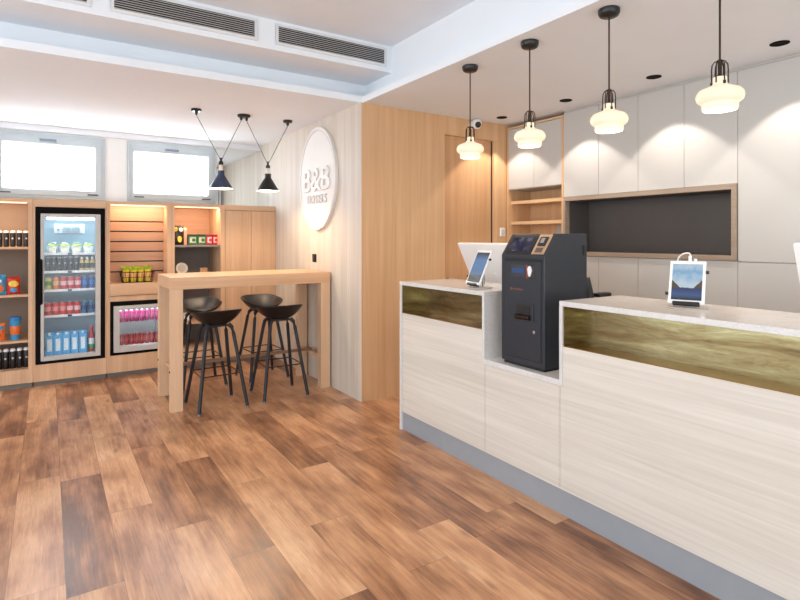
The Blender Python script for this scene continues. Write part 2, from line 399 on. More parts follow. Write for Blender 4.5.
# panelled block: pale side to the bar, oak side to the reception
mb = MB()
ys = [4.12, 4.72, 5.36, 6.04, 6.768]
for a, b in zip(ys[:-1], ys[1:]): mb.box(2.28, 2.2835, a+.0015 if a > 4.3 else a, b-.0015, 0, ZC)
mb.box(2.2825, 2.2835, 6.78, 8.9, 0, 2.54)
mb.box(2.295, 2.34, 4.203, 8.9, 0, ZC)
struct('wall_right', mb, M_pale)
mb = MB().box(2.2836, 3.19, 4.12, 4.20, 0, ZC).box(3.19, 3.86, 4.12, 4.20, 2.43, ZC).box(3.86, 4.36, 4.12, 4.20, 0, ZC)
struct('wall_centre', mb, M_oak)
struct('wall_outer', box(4.36, 4.46, -3.6, 4.3, 0, ZC), M_wallw)
d = struct('door_1', box(3.19, 3.83, 4.165, 4.20, .005, 2.42), M_door)
MB().box(3.19, 3.20, 4.125, 4.165, 0, 2.43).box(3.19, 3.86, 4.125, 4.165, 2.42, 2.43).box(3.832, 3.86, 4.128, 4.165, 0, 2.42).build('door_frame', M_oak, d)
MB().box(3.826, 3.832, 4.15, 4.166, 0, 2.42).build('door_seal', M_gap, d)
MB().lathe([(.022, 0), (.022, .012)]).xf(Matrix.Translation((3.255, 4.165, 1.02)) @ Matrix.Rotation(PI/2, 4, 'X')).tube([(3.255, 4.16, 1.02), (3.255, 4.12, 1.02), (3.36, 4.115, 1.02)], .008).build('door_handle', M_chrome, d)

# window wall with two hopper windows
YW = 6.80
mb = MB().box(-3.3, 1.735, YW, YW+.16, 0, 1.84).box(-3.3, 1.735, YW, YW+.16, 2.52, 2.545)
mb.box(-3.3, -.488, YW, YW+.16, 1.84, 2.52).box(.53, .747, YW, YW+.16, 1.84, 2.52).box(1.724, 1.735, YW, YW+.16, 1.84, 2.52)
struct('wall_back', mb, M_wallw)
struct('wall_far', box(1.76, 2.28, 8.72, 8.9, 0, 2.54), M_wallw)
def window(n, x0, x1, gx0, gx1):
    z0, z1, g0, g1 = 1.84, 2.52, 1.935, 2.408
    fr = MB()
    for a, b, c, dd in ((x0, x0+.035, z0, z1), (x1-.035, x1, z0, z1), (x0+.035, x1-.035, z0, z0+.035), (x0+.035, x1-.035, z1-.035, z1)):
        fr.box(a, b, YW-.02, YW+.07, c, dd)
    w = struct('window_%d' % n, fr, M_wframe, .004)
    sa = MB()
    for a, b, c, dd in ((x0+.035, gx0, z0+.035, z1-.035), (gx1, x1-.035, z0+.035, z1-.035), (gx0, gx1, z0+.035, g0), (gx0, gx1, g1, z1-.035)):
        sa.box(a, b, YW-.035, YW+.05, c, dd)
    sa.build('sash', M_wframe, w, bevel=.003)
    box(gx0, gx1, YW+.015, YW+.021, g0, g1).build('pane', M_glassw, w)
    cx = (x0+x1)/2-.02
    MB().box(cx-.075, cx+.075, YW-.05, YW-.036, 2.435, 2.462).box(cx-.02, cx+.07, YW-.062, YW-.05, 2.436, 2.452).build('latch', cmat(112, 122, 138), w, bevel=.003)
    for hx in (x0+.12, x1-.12):
        box(hx-.05, hx+.05, YW-.045, YW-.036, 1.885, 1.9).build('hinge', cmat(70, 72, 76), w)
window(1, -.488, .529, -.391, .432)
window(2, .747, 1.724, .814, 1.629)

# curtain in the alcove
cv = []; cf = []
N = 90
for i in range(N+1):
    t = i/N; x = 1.80+t*.44; y = 8.55+.035*math.sin(t*2*PI*11)
    cv += [(x, y, .02), (x, y, 2.5)]
for i in range(N): cf.append((2*i, 2*i+2, 2*i+3, 2*i+1))
c = MB().add(cv, cf, True).build('curtain', M_curtain, origin=(2.02, 8.55, .02), sharp=80)
sd = c.modifiers.new('solid', 'SOLIDIFY'); sd.thickness = .004
tag(c, 'white pleated curtain in the alcove right of the second window', 'curtain')

# air grilles on the bulkhead
def grille(x0, x1, label):
    z0, z1, yf = 2.872, 2.99, 3.85
    g = thing('air_grille', label, 'vent', ((x0+x1)/2, yf, z0), 'air grilles in the ceiling bulkhead')
    fr = MB(); e = .022
    fr.box(x0-e, x1+e, yf-.008, yf-.0005, z1, z1+e-.004).box(x0-e, x1+e, yf-.008, yf-.0005, z0-e, z0).box(x0-e, x0, yf-.008, yf-.0005, z0, z1).box(x1, x1+e, yf-.008, yf-.0005, z0, z1)
    fr.build('frame', M_alu, g, bevel=.002)
    box(x0, x1, yf-.002, yf-.0005, z0, z1).build('duct', M_dark, g)
    sl = MB(); n = 8
    for k in range(n):
        z = z0+(k+.5)*(z1-z0)/n
        sl.prism([(yf-.009, z-.006), (yf-.002, z+.000), (yf-.002, z+.0025), (yf-.009, z-.0035)], 'x', x0, x1)
    sl.build('louvres', M_slatd, g)
grille(-.62, .20, 'leftmost air grille on the bulkhead, cut off by the top edge')
grille(.35, 1.25, 'long dark louvred air grille, middle of the bulkhead row')
grille(1.43, 2.345, 'louvred air grille nearest the oak wall, rightmost of the row')

# ------------------------------------------------------------------ bar-side joinery (front plane y = 6.255)
YF, YB, ZT = 6.22, 6.76, 1.80
def led(parent, x0, x1, y, z, power, wide=.02):
    box(x0, x1, y, y+wide, z-.008, z).build('light_strip', M_led, parent)
    area('strip_light', ((x0+x1)/2, y+wide/2+.01, z-.012), (math.radians(32), 0, 0), x1-x0, wide, power, WARM)
# open shelves at far left
x0, x1 = -1.05, -.122
u = thing('shelf_cabinet', 'oak open shelf cabinet stocked with snacks, left of the tall fridge', 'cabinet', ((x0+x1)/2, (YF+YB)/2, 0))
MB().box(x0, x0+.035, YF, YB, .05, ZT-.035).build('side_panel', M_cab, u)
MB().box(x1-.035, x1, YF, YB, .05, ZT-.035).build('side_panel', M_cab, u)
box(x0, x1, YF, YB, ZT-.035, ZT).build('top_panel', M_oakx, u)
box(x0+.035, x1-.035, YB-.02, YB, .05, ZT-.035).build('back_panel', M_taupe, u)
box(x0+.035, x1-.035, YF+.01, YB-.02, .05, .18).build('bottom_panel', M_cab, u)
SHZ = [1.34, .888, .453]
for z in SHZ: box(x0+.035, x1-.035, YF+.03, YB-.02, z-.022, z).build('shelf', M_oakx, u, bevel=.002)
box(x0+.005, x1-.005, YF+.04, YB, 0, .05).build('plinth', M_plinth, u)
led(u, x0+.05, x1-.05, YF+.05, ZT-.036, 5.5)
# fridge housing
x0, x1 = -.120, .497
u = thing('fridge_housing', 'oak housing around the tall drinks fridge', 'cabinet', ((x0+x1)/2, (YF+YB)/2, 0))
box(x0, x0+.018, YF, YB, .05, ZT).build('side_panel', M_cab, u)
box(x1-.011, x1, YF, YB, .05, ZT).build('side_panel', M_cab, u)
box(x0+.018, x1-.011, YF, YB, 1.725, ZT).build('top_panel', M_oakx, u)
box(x0+.018, x1-.011, YF, YB, .05, .212).build('bottom_panel', M_cab, u)
box(x0+.005, x1-.005, YF+.04, YB, 0, .05).build('plinth', M_plinth, u)
# slat-wall unit with small fridge
x0, x1 = .499, 1.116
u = thing('slat_cabinet', 'oak cabinet with slatted back board above the small fridge', 'cabinet', ((x0+x1)/2, (YF+YB)/2, 0))
box(x0, x0+.03, YF, YB, .05, ZT-.03).build('side_panel', M_cab, u)
box(x1-.045, x1, YF, YB, .05, ZT-.03).build('side_panel', M_cab, u)
box(x0, x1, YF, YB, ZT-.03, ZT).build('top_panel', M_oakx, u)
sl = MB(); zs = [.95, 1.06, 1.167, 1.274, 1.381, 1.488, 1.595, ZT-.03]
for a, b in zip(zs[:-1], zs[1:]): sl.box(x0+.03, x1-.045, YF+.22, YF+.24, a+(.013 if a > 1 else 0), b)
sl.build('slat_board', M_slat, u, bevel=.002)
box(x0+.03, x1-.045, YF+.24, YF+.25, .95, ZT-.03).build('back_panel', M_gap, u)
box(x0+.03, x1-.045, YF-.012, YF+.30, .835, .955).build('display_ledge', M_oakx, u, bevel=.003)
box(x0+.03, x1-.045, YF+.004, YF+.03, .775, .83).build('rail', M_cab, u)
box(x0+.03, x1-.045, YF, YB, .05, .222).build('bottom_panel', M_cab, u)
box(x0+.005, x1-.005, YF+.04, YB, 0, .05).build('plinth', M_plinth, u)
led(u, x0+.04, x1-.055, YF+.05, ZT-.031, 2.6)
# shelf unit behind the table
x0, x1 = 1.118, 1.679
u = thing('shelf_cabinet', 'oak open cabinet with grey lower back, behind the bar table', 'cabinet', ((x0+x1)/2, (YF+YB)/2, 0))
box(x0, x0+.028, YF, YB, .05, ZT-.03).build('side_panel', M_cab, u)
box(x1-.045, x1, YF, YB, .05, ZT-.03).build('side_panel', M_cab, u)
box(x0, x1, YF, YB, ZT-.03, ZT).build('top_panel', M_oakx, u)
box(x0+.028, x1-.045, YB-.02, YB, 1.34, ZT-.03).build('back_panel', M_slat, u)
box(x0+.028, x1-.045, YB-.02, YB, .05, 1.34).build('back_panel', M_greyback, u)['label'] = 'dark grey lower back board'
LOSH = 1.02
box(x0+.028, x1-.045, YF+.02, YB-.02, 1.325, 1.348).build('shelf', M_greyback, u, bevel=.002)
box(x0+.028, x1-.045, YF+.02, YB-.02, LOSH-.022, LOSH).build('shelf', M_greyback, u, bevel=.002)
box(x0+.028, x1-.045, YF+.02, YB-.02, .478, .50).build('shelf', M_oakx, u, bevel=.002)
box(x0+.028, x1-.045, YF, YB-.02, .05, .22).build('bottom_panel', M_cab, u)
box(x0+.005, x1-.005, YF+.04, YB, 0, .05).build('plinth', M_plinth, u)
led(u, x0+.04, x1-.055, YF+.05, ZT-.031, 4)
# tall closed cupboard
x0, x1 = 1.681, 2.279
u = thing('tall_cupboard', 'closed oak cupboard with two tall doors in the corner behind the bar table', 'cabinet', ((x0+x1)/2, (YF+YB)/2, 0))
box(x0, x1, YF+.02, YB, .05, ZT).build('carcass', M_plinth, u)
box(x0, x1, YF, YF+.019, 1.745, ZT).build('top_fascia', M_oakx, u)
for a, b in ((x0+.002, (x0+x1)/2-.003), ((x0+x1)/2+.003, x1-.003)):
    box(a, b, YF, YF+.019, .055, 1.738).build('door', M_cab, u, bevel=.001)
box(x0+.005, x1-.005, YF+.04, YB, 0, .05).build('plinth', M_plinth, u)

# ------------------------------------------------------------------ tall fridge
fx0, fx1, fz0, fz1 = -.099, .484, .214, 1.722
f = thing('drinks_fridge', 'tall black framed glass door fridge full of drinks', 'fridge', ((fx0+fx1)/2, 6.5, fz0))
mb = MB().box(fx0, fx0+.038, YF-.004, YB-.02, fz0, fz1).box(fx1-.038, fx1, YF-.004, YB-.02, fz0, fz1).box(fx0+.038, fx1-.038, YF-.004, YB-.02, fz1-.062, fz1).box(fx0+.038, fx1-.038, YF-.004, YB-.02, fz0, fz0+.03)
mb.build('body', M_blackr, f)
mb = MB(); a, b, c, e = fx0+.038, fx1-.038, fz0+.03, fz1-.062
mb.box(a, a+.012, YF+.05, YB-.04, c, e).box(b-.012, b, YF+.05, YB-.04, c, e).box(a, b, YB-.04, YB-.03, c, e).box(a, b, YF+.05, YB-.04, c, c+.02).box(a, b, YF+.05, YB-.04, e-.02, e)
mb.build('liner', M_fin, f)
mb = MB(); yd0, yd1 = YF-.012, YF+.035
g0, g1, h0, h1 = -.032, .400, .285, 1.628
mb.box(a+.002, g0, yd0, yd1, c, e).box(g1, b-.002, yd0, yd1, c, e).box(g0, g1, yd0, yd1, c, h0).box(g0, g1, yd0, yd1, h1, e)
dr = mb.build('door', M_fframe, f, bevel=.003)
box(g0, g1, yd0+.02, yd0+.026, h0, h1).build('glass', M_glassf, dr)
MB().tube([(-.056, YF-.012, .80), (-.056, YF-.04, .81), (-.056, YF-.045, 1.0), (-.056, YF-.04, 1.20), (-.056, YF-.012, 1.21)], .015).build('handle', M_blackr, dr)
FZ = [1.277, 1.099, .917, .665]
FS = YF+.09
for z in FZ:
    mb = MB().box(a+.013, b-.013, FS, YB-.05, z-.012, z-.004).box(a+.013, b-.013, FS-.012, FS, z-.02, z+.004)
    sh = mb.build('shelf', M_plastic, f)
    box(.165, .20, FS-.016, FS-.0125, z-.018, z+.0).build('price_tag', cmat(30, 30, 34), sh)
mb = MB()
for k in range(40): mb.box(b-.016, b-.012, FS-.03, FS-.016, .33+k*.028, .345+k*.028)
mb.build('shelf_rail', cmat(60, 70, 84), f)
box(a+.05, b-.05, YF+.06, YF+.085, 1.604, 1.628).build('light_tube', M_ledc, f)
area('fridge_light', ((a+b)/2, YF+.085, 1.60), (math.radians(12), 0, 0), .4, .03, 2.5, (.85, .95, 1))
ev = box(.05, .31, YF+.12, YF+.3, 1.465, 1.562).build('cooling_unit', cmat(150, 166, 174), f, bevel=.008)
mb = MB()
for i in range(2):
    for k in range(4): mb.box(.12+i*.08, .19+i*.08, YF+.114, YF+.1195, 1.488+k*.014, 1.495+k*.014)
mb.build('air_slots', cmat(96, 116, 126), ev)
MB().lathe([(.0001, 0), (.012, 0), (.012, .006), (.0001, .006)], n=16).xf(Matrix.Translation((.085, YF+.1195, 1.51)) @ Matrix.Rotation(PI/2, 4, 'X')).build('dial', cmat(60, 80, 90), ev)

# products -----------------------------------------------------------
def can(name, body, label, group, cat='can', r=.029, h=.115, band=None, lid=None):
    t = thing(name, label, cat, (0, 0, 0), group)
    MB().lathe([(r*.75, 0), (r*.97, .006), (r, .014), (r, h*.86), (r*.93, h*.92), (r*.82, h*.955)], n=20).build('body', body, t)
    MB().lathe([(r*.82, h*.955), (r*.84, h), (r*.74, h), (r*.70, h*.972), (.0001, h*.972)], n=20).build('lid', lid or M_chrome, t)
    if band: MB().lathe([(r*1.004, h*.32), (r*1.012, h*.34), (r*1.012, h*.64), (r*1.004, h*.66)], n=20).build('label', band, t)
    return t
def bottle(name, body, cap, label, group, cat='bottle', r=.028, h=.15, band=None, neck=.42):
    t = thing(name, label, cat, (0, 0, 0), group)
    MB().lathe([(r*.8, 0), (r*.97, .005), (r, .012), (r, h*.62), (r*.93, h*.70), (r*.6, h*.80), (r*neck, h*.86), (r*neck, h*.90)], n=20).build('body', body, t)
    MB().lathe([(r*neck*1.25, h*.87), (r*neck*1.3, h*.885), (r*neck*1.3, h*.985), (r*neck*1.15, h), (.0001, h)], n=18).build('cap', cap, t)
    if band: MB().lathe([(r*1.003, h*.18), (r*1.012, h*.19), (r*1.012, h*.54), (r*1.003, h*.55)], n=20).build('label', band, t)
    return t
def cup_bottle(name, body, cap, label, group, r=.027, h=.15, band=None):
    """straight cup-like bottle with a wide domed lid"""
    t = thing(name, label, 'bottle', (0, 0, 0), group)
    MB().lathe([(r*.84, 0), (r*.9, .005), (r*.98, h*.5), (r, h*.82), (r*.9, h*.87)], n=20).build('body', body, t)
    MB().lathe([(r*.92, h*.86), (r*.95, h*.875), (r*.9, h*.93), (r*.72, h*.985), (r*.6, h), (.0001, h)], n=20).build('cap', cap, t)
    if band: MB().lathe([(.0001, 0), (r*.36, 0), (r*.36, .003), (.0001, .003)], n=16).xf(Matrix.Translation((0, -r*.935, h*.52)) @ Matrix.Rotation(PI/2, 4, 'X')).build('emblem', band, t)
    return t
def carton(name, body, label, group, w=.066, d=.05, h=.22, band=None, capm=None):
    t = thing(name, label, 'carton', (0, 0, 0), group)
    mb = box(-w/2, w/2, -d/2, d/2, 0, h*.84)
    mb.prism([(-d/2, h*.84), (d/2, h*.84), (.006, h*.965), (-.006, h*.965)], 'x', -w/2, w/2)
    mb.build('body', body, t)
    box(-w/2, w/2, -.004, .004, h*.965, h).build('top_fold', body, t)
    if band: box(-w*.28, w*.28, -d/2-.0012, -d/2+.001, h*.22, h*.72).build('label', band, t)
    if capm: MB().lathe([(.012, 0), (.012, .012), (.0001, .012)], n=14).xf(Matrix.Translation((0, -d*.27, h*.90)) @ Matrix.Rotation(math.radians(45), 4, 'X')).build('cap', capm, t)
    return t
def salad(label, group):
    t = thing('salad_bowl', label, 'salad bowl', (0, 0, 0), group)
    MB().lathe([(.03, 0), (.034, .004), (.047, .062), (.050, .064), (.050, .068)], n=24).build('bowl', cmat(232, 236, 226), t)
    mb = MB()
    for k in range(26):
        a = random.random()*6.28; r = .036*math.sqrt(random.random()); s = .009+.007*random.random()
        mb.lathe([(.0001, -s), (s*.8, -s*.5), (s, 0), (s*.7, s*.6), (.0001, s)], c=(r*math.cos(a), r*math.sin(a), .070+.010*random.random()), n=7)
    mb.build('leaves', M_wleaf, t)
    box(-.026, .026, -.046, -.0405, .018, .05).build('label', cmat(240, 236, 206), t)
    MB().lathe([(.051, .068), (.052, .072), (.044, .098), (.038, .104), (.0001, .104)], n=24).build('lid', thin_glass('salad_lid_plastic', .12) if 'salad_lid_plastic' not in MATS else MATS['salad_lid_plastic'], t)
    return t
def place(proto, spots, labels):
    for i, ((x, y, z), l) in enumerate(zip(spots, labels)):
        o = proto if i == 0 else copy_tree(proto)
        o.location = (x, y, z); o['label'] = l
        if i > 0: o.rotation_euler.z = random.uniform(-.15, .15)

# fridge row 1
n = 4; p = salad('', 'salad bowls in the fridge')
place(p, [(.035+i*.103, FS+.06, FZ[0]) for i in range(n)], ['%s salad bowl on the top shelf of the tall fridge' % nth(i, n) for i in range(n)])
# row 2
n = 6; p = cup_bottle('coffee_cup', cmat(16, 18, 24), cmat(150, 156, 164), '', 'black cups in the fridge', .0235, .148, cmat(170, 170, 170))
place(p, [(.0+i*.0475, FS+.035, FZ[1]) for i in range(n)], ['%s black drink cup with pale lid, the second shelf of the fridge' % nth(i, n) for i in range(n)])
n = 3; p = bottle('juice_bottle', cmat(214, 188, 120), cmat(240, 236, 228), '', 'gold bottles in the fridge', 'bottle', .023, .135, cmat(60, 40, 30))
place(p, [(.288+i*.046, FS+.035, FZ[1]) for i in range(n)], ['%s gold and white bottle on the second shelf of the tall fridge' % ('left', 'middle', 'right')[i] for i in range(n)])
# row 3
def canrow(cols, x0, dx, y, z, where, group, h=.125, r=.029):
    seen = {}
    tot = {}
    for c in cols: tot[c[0]] = tot.get(c[0], 0)+1
    for i, (nm, rgb, bnd) in enumerate(cols):
        k = seen.get(nm, 0); seen[nm] = k+1
        if tot[nm] == 1: l = '%s drink can %s' % (nm, where)
        else: l = '%s %s drink can %s' % (nth(k, tot[nm]) if tot[nm] > 2 else ('left', 'right')[k], nm, where)
        key = (rgb, bnd, h, r)
        if key not in CANP: CANP[key] = can('drink_can', cmat(*rgb), l, group, r=r, h=h, band=cmat(*bnd)); o = CANP[key]
        else: o = copy_tree(CANP[key])
        o['label'] = l; o['group'] = group; o.location = (x0+i*dx, y, z); o.rotation_euler.z = random.uniform(-.3, .3)
CANP = {}
Yw = ('yellow', (206, 196, 60), (90, 140, 60)); Og = ('orange', (226, 128, 74), (240, 190, 130)); Rd = ('red', (206, 40, 52), (236, 190, 190)); Bl = ('blue', (24, 70, 150), (30, 120, 190)); Tl = ('teal blue', (30, 110, 150), (20, 60, 120))
Wr = ('coral red', (214, 66, 66), (236, 150, 150))
canrow([Yw, Og, Rd, Rd, Rd, Bl, Bl], .003, .0625, FS+.04, FZ[2], 'on the third shelf of the tall fridge', 'cans on the third fridge shelf')
canrow([Wr, Wr, Wr, Rd, Rd, Tl, Tl], -.002, .0625, FS+.04, FZ[3], 'on the fourth shelf of the tall fridge', 'cans on the fourth fridge shelf')
n = 5; p = carton('water_carton', cmat(84, 170, 222), '', 'cartons in the fridge', .066, .06, .235, cmat(226, 240, 246), M_plastic)
zb = fz0+.05
place(p, [(.012+i*.0715, FS+.02, zb) for i in range(n)], ['%s light blue water carton at the bottom of the tall fridge' % nth(i, n) for i in range(n)])
p = bottle('drink_bottle', cmat(190, 60, 66), cmat(210, 50, 50), 'red and white tall bottle in the bottom right of the tall fridge', None, 'bottle', .028, .27, cmat(240, 236, 230), .45)
p.location = (.372, FS+.02, zb)
MB().lathe([(.0285, .04), (.0287, .042), (.0287, .085), (.0285, .087)], n=20).build('green_band', cmat(60, 150, 80), None).parent = p
if 'group' in p: del p['group']
p['label'] = 'red and white tall bottle in the bottom right of the tall fridge'

# small fridge
mx0, mx1, mz0, mz1 = .530, 1.070, .224, .773
f = thing('small_fridge', 'small glass door fridge of pink and red cans under the ledge', 'fridge', ((mx0+mx1)/2, 6.5, mz0))
MB().box(mx0, mx0+.03, YF+.01, YB-.02, mz0, mz1).box(mx1-.03, mx1, YF+.01, YB-.02, mz0, mz1).box(mx0+.03, mx1-.03, YF+.01, YB-.02, mz1-.045, mz1).box(mx0+.03, mx1-.03, YF+.01, YB-.02, mz0, mz0+.03).build('body', M_blackr, f)
a, b, c, e = mx0+.03, mx1-.03, mz0+.03, mz1-.045
MB().box(a, a+.012, YF+.05, YB-.04, c, e).box(b-.012, b, YF+.05, YB-.04, c, e).box(a, b, YB-.04, YB-.03, c, e).box(a, b, YF+.05, YB-.04, c, c+.05).box(a, b, YF+.05, YB-.04, e-.015, e).build('liner', M_plastic, f)
g0, g1, h0, h1 = .615, 1.015, .305, .692
mb = MB().box(a+.001, g0, YF-.012, YF+.035, c, e).box(g1, b-.001, YF-.012, YF+.035, c, e).box(g0, g1, YF-.012, YF+.035, c, h0).box(g0, g1, YF-.012, YF+.035, h1, e)
dr = mb.build('door', M_fframe, f, bevel=.003)
box(g0, g1, YF+.01, YF+.016, h0, h1).build('glass', M_glassf, dr)
MS = YF+.085
box(a+.013, b-.013, MS, YB-.05, .538, .546).build('shelf', thin_glass('glass_shelf', .08), f)
box(a+.04, b-.04, YF+.055, YF+.075, .700, .712).build('light_tube', M_ledc, f)
area('small_fridge_light', ((a+b)/2, YF+.068, .698), (math.radians(15), 0, 0), .4, .03, .9, (.9, .96, 1))
CANP.clear()
Pk = ('pink', (150, 40, 92), (176, 84, 126)); R2 = ('dark red', (150, 34, 44), (180, 80, 76))
canrow([Pk]*8, .640, .050, MS+.03, .546, 'on the upper shelf of the small fridge', 'pink cans in the small fridge', h=.122, r=.0235)
canrow([R2]*8, .640, .050, MS+.03, c+.05, 'at the bottom of the small fridge', 'red cans in the small fridge', h=.115, r=.0235)

# left shelves: bottles and snack bags
SY = 6.36
n = 7; p = cup_bottle('drink_bottle', cmat(24, 22, 24), M_plastic, '', 'black bottles on the top shelf', .0235, .155, cmat(190, 186, 182))
place(p, [(-.178-(n-1-i)*.0515, SY, SHZ[0]) for i in range(n)], ['black drink bottle with white lid on the top snack shelf, %s' % ('rightmost' if i == n-1 else '%s from right' % ORD[n-1-i]) for i in range(n)])
n = 8; p = cup_bottle('drink_bottle', cmat(24, 22, 24), M_plastic, '', 'black bottles on the bottom shelf', .0245, .19, cmat(200, 196, 192))
place(p, [(-.176-(n-1-i)*.053, SY, .18) for i in range(n)], ['black drink bottle with white lid at the cabinet bottom, %s' % ('rightmost' if i == n-1 else '%s from right' % ORD[n-1-i]) for i in range(n)])
def pouch(name, w, h, d, body, label, blocks, cat='snack bag'):
    """pillow bag: full in the middle, sealed flat at top and bottom"""
    t = thing(name, label, cat)
    nx, nz = 12, 14; mb = MB()
    for s in (-1, 1):
        vs = []
        for j in range(nz+1):
            for i in range(nx+1):
                u_ = i/nx*2-1; v_ = j/nz
                bul = (1-abs(u_)**3)*min(1, v_*7+.35 if v_ < .5 else (1-v_)*7)*(.85+.15*math.sin(v_*9+u_*4))
                vs.append((u_*w/2*(1-.04*math.sin(v_*PI)), s*d/2*max(0, bul), v_*h))
        fs = [(j*(nx+1)+i, j*(nx+1)+i+1, (j+1)*(nx+1)+i+1, (j+1)*(nx+1)+i) for j in range(nz) for i in range(nx)]
        mb.add(vs, fs, True)
    mb.build('bag', body, t, sharp=70)
    for (x0, x1, z0, z1, m) in blocks:
        mb = MB(); vs = []; k = 8
        for j in range(k+1):
            for i in range(k+1):
                x = x0+(x1-x0)*i/k; z = z0+(z1-z0)*j/k
                # an oval patch hugging the bag front
                cx, cz = (x0+x1)/2, (z0+z1)/2; dx, dz = (x-cx)/((x1-x0)/2), (z-cz)/((z1-z0)/2)
                q = math.sqrt(max(1e-6, 1-dz*dz/2)); q2 = math.sqrt(max(1e-6, 1-dx*dx/2))
                x = cx+dx*q*(x1-x0)/2; z = cz+dz*q2*(z1-z0)/2
                u_ = x/(w/2); v_ = z/h
                bul = (1-abs(u_)**3)*min(1, v_*7+.35 if v_ < .5 else (1-v_)*7)*(.85+.15*math.sin(v_*9+u_*4))
                vs.append((x, -d/2*max(0, bul)-.0025, z))
        mb.add(vs, [(j*(k+1)+i, j*(k+1)+i+1, (j+1)*(k+1)+i+1, (j+1)*(k+1)+i) for j in range(k) for i in range(k)], True)
        mb.build('print', m, t)
    return t
OR = cmat(226, 110, 40); RD = cmat(206, 48, 40); LB = cmat(60, 150, 200); YE = cmat(236, 200, 70); WH = cmat(238, 232, 220)
o = pouch('snack_bag', .13, .19, .06, LB, 'blue snack bag with orange print on the second shelf, left of the red bag', [(-.05, .05, .02, .10, OR), (-.035, .035, .11, .15, WH)]); o.location = (-.40, SY, SHZ[1])
o = pouch('snack_bag', .105, .165, .06, RD, 'red and orange snack bag on the second shelf of the left cabinet', [(-.04, .04, .07, .13, YE), (-.03, .03, .02, .06, LB)]); o.location = (-.275, SY, SHZ[1])
o = pouch('snack_bag', .12, .165, .06, OR, 'orange snack bag with blue top on the third shelf', [(-.05, .05, .10, .145, LB), (-.03, .03, .03, .075, RD)]); o.location = (-.40, SY, SHZ[2])
t = thing('snack_tub', 'tall blue snack tub with orange print on the third shelf', 'snack tub', (-.262, SY, SHZ[2]))
mb = MB().lathe([(.034, 0), (.037, .004), (.045, .185), (.047, .19)], c=(-.262, SY, SHZ[2]), n=24); mb.build('tub', LB, t)
MB().lathe([(.048, .186), (.050, .19), (.050, .205), (.044, .216), (.0001, .217)], c=(-.262, SY, SHZ[2]), n=24).build('lid', cmat(40, 120, 190), t)
MB().lathe([(.040, .05), (.0412, .052), (.0445, .13), (.0435, .132)], c=(-.262, SY, SHZ[2]), n=24).build('label', OR, t)

# ledge: wire basket with four fruit cups
bx0, bx1, by0, by1, bz = .635, .955, 6.29, 6.43, .955
bk = thing('wire_basket', 'low black wire basket on the ledge of the slatted cabinet', 'basket', ((bx0+bx1)/2, (by0+by1)/2, bz))
mb = MB(); rr = .0035
def loop(mb, x0, x1, y0, y1, z, r): mb.tube([(x0, y0, z), (x1, y0, z), (x1, y1, z), (x0, y1, z), (x0, y0, z)], r, 6)
loop(mb, bx0, bx1, by0, by1, bz+.11, .0045); loop(mb, bx0+.02, bx1-.02, by0+.015, by1-.015, bz+.0045, .004)
loop(mb, bx0+.01, bx1-.01, by0+.008, by1-.008, bz+.055, .003)
for k in range(9):
    x = bx0+(bx1-bx0)*k/8; xb = bx0+.02+(bx1-bx0-.04)*k/8
    mb.tube([(x, by0, bz+.11), (xb, by0+.015, bz+.004), (xb, by1-.015, bz+.004), (x, by1, bz+.11)], .0025, 6)
for k in range(4):
    y = by0+(by1-by0)*k/3; yb = by0+.015+(by1-by0-.03)*k/3
    mb.tube([(bx0, y, bz+.11), (bx0+.02, yb, bz+.004), (bx1-.02, yb, bz+.004), (bx1, y, bz+.11)], .0025, 6)
mb.build('wire_frame', M_wire, bk)
def fruit_cup(i):
    t = thing('fruit_cup', '%s fruit cup with green leaves in the wire basket' % nth(i, 4), 'fruit cup', (0, 0, 0), 'fruit cups in the wire basket')
    MB().lathe([(.022, .0), (.024, .003), (.034, .12), (.036, .125)], n=20).build('cup', cmat(226, 206, 70), t)
    mb = MB().lathe([(.0275, .04), (.0285, .042), (.0325, .09), (.032, .092)], n=20); mb.build('label', cmat(232, 176, 110), t)
    mb = MB(); rn = random.Random(i)
    for k in range(20):
        a = rn.random()*6.28; r = .03*math.sqrt(rn.random()); L = .03+.03*rn.random(); tx = rn.uniform(-.5, .5); w = .009
        b0 = Vector((r*math.cos(a), r*math.sin(a), .115)); tip = b0+Vector((math.cos(a)*L*.5, math.sin(a)*L*.5, L)); mid = (b0+tip)/2; sd_ = Vector((-math.sin(a), math.cos(a), tx)).normalized()*w
        up = Vector((math.cos(a), math.sin(a), -.5))*.004
        mb.add([b0, mid+sd_+up, tip, mid-sd_+up, mid-up], [(0, 1, 4), (1, 2, 4), (2, 3, 4), (3, 0, 4), (0, 3, 2, 1)])
    mb.build('leaves', M_wleaf, t)
    return t
for i in range(4): fruit_cup(i).location = (.690+i*.070, 6.36, bz+.0085)

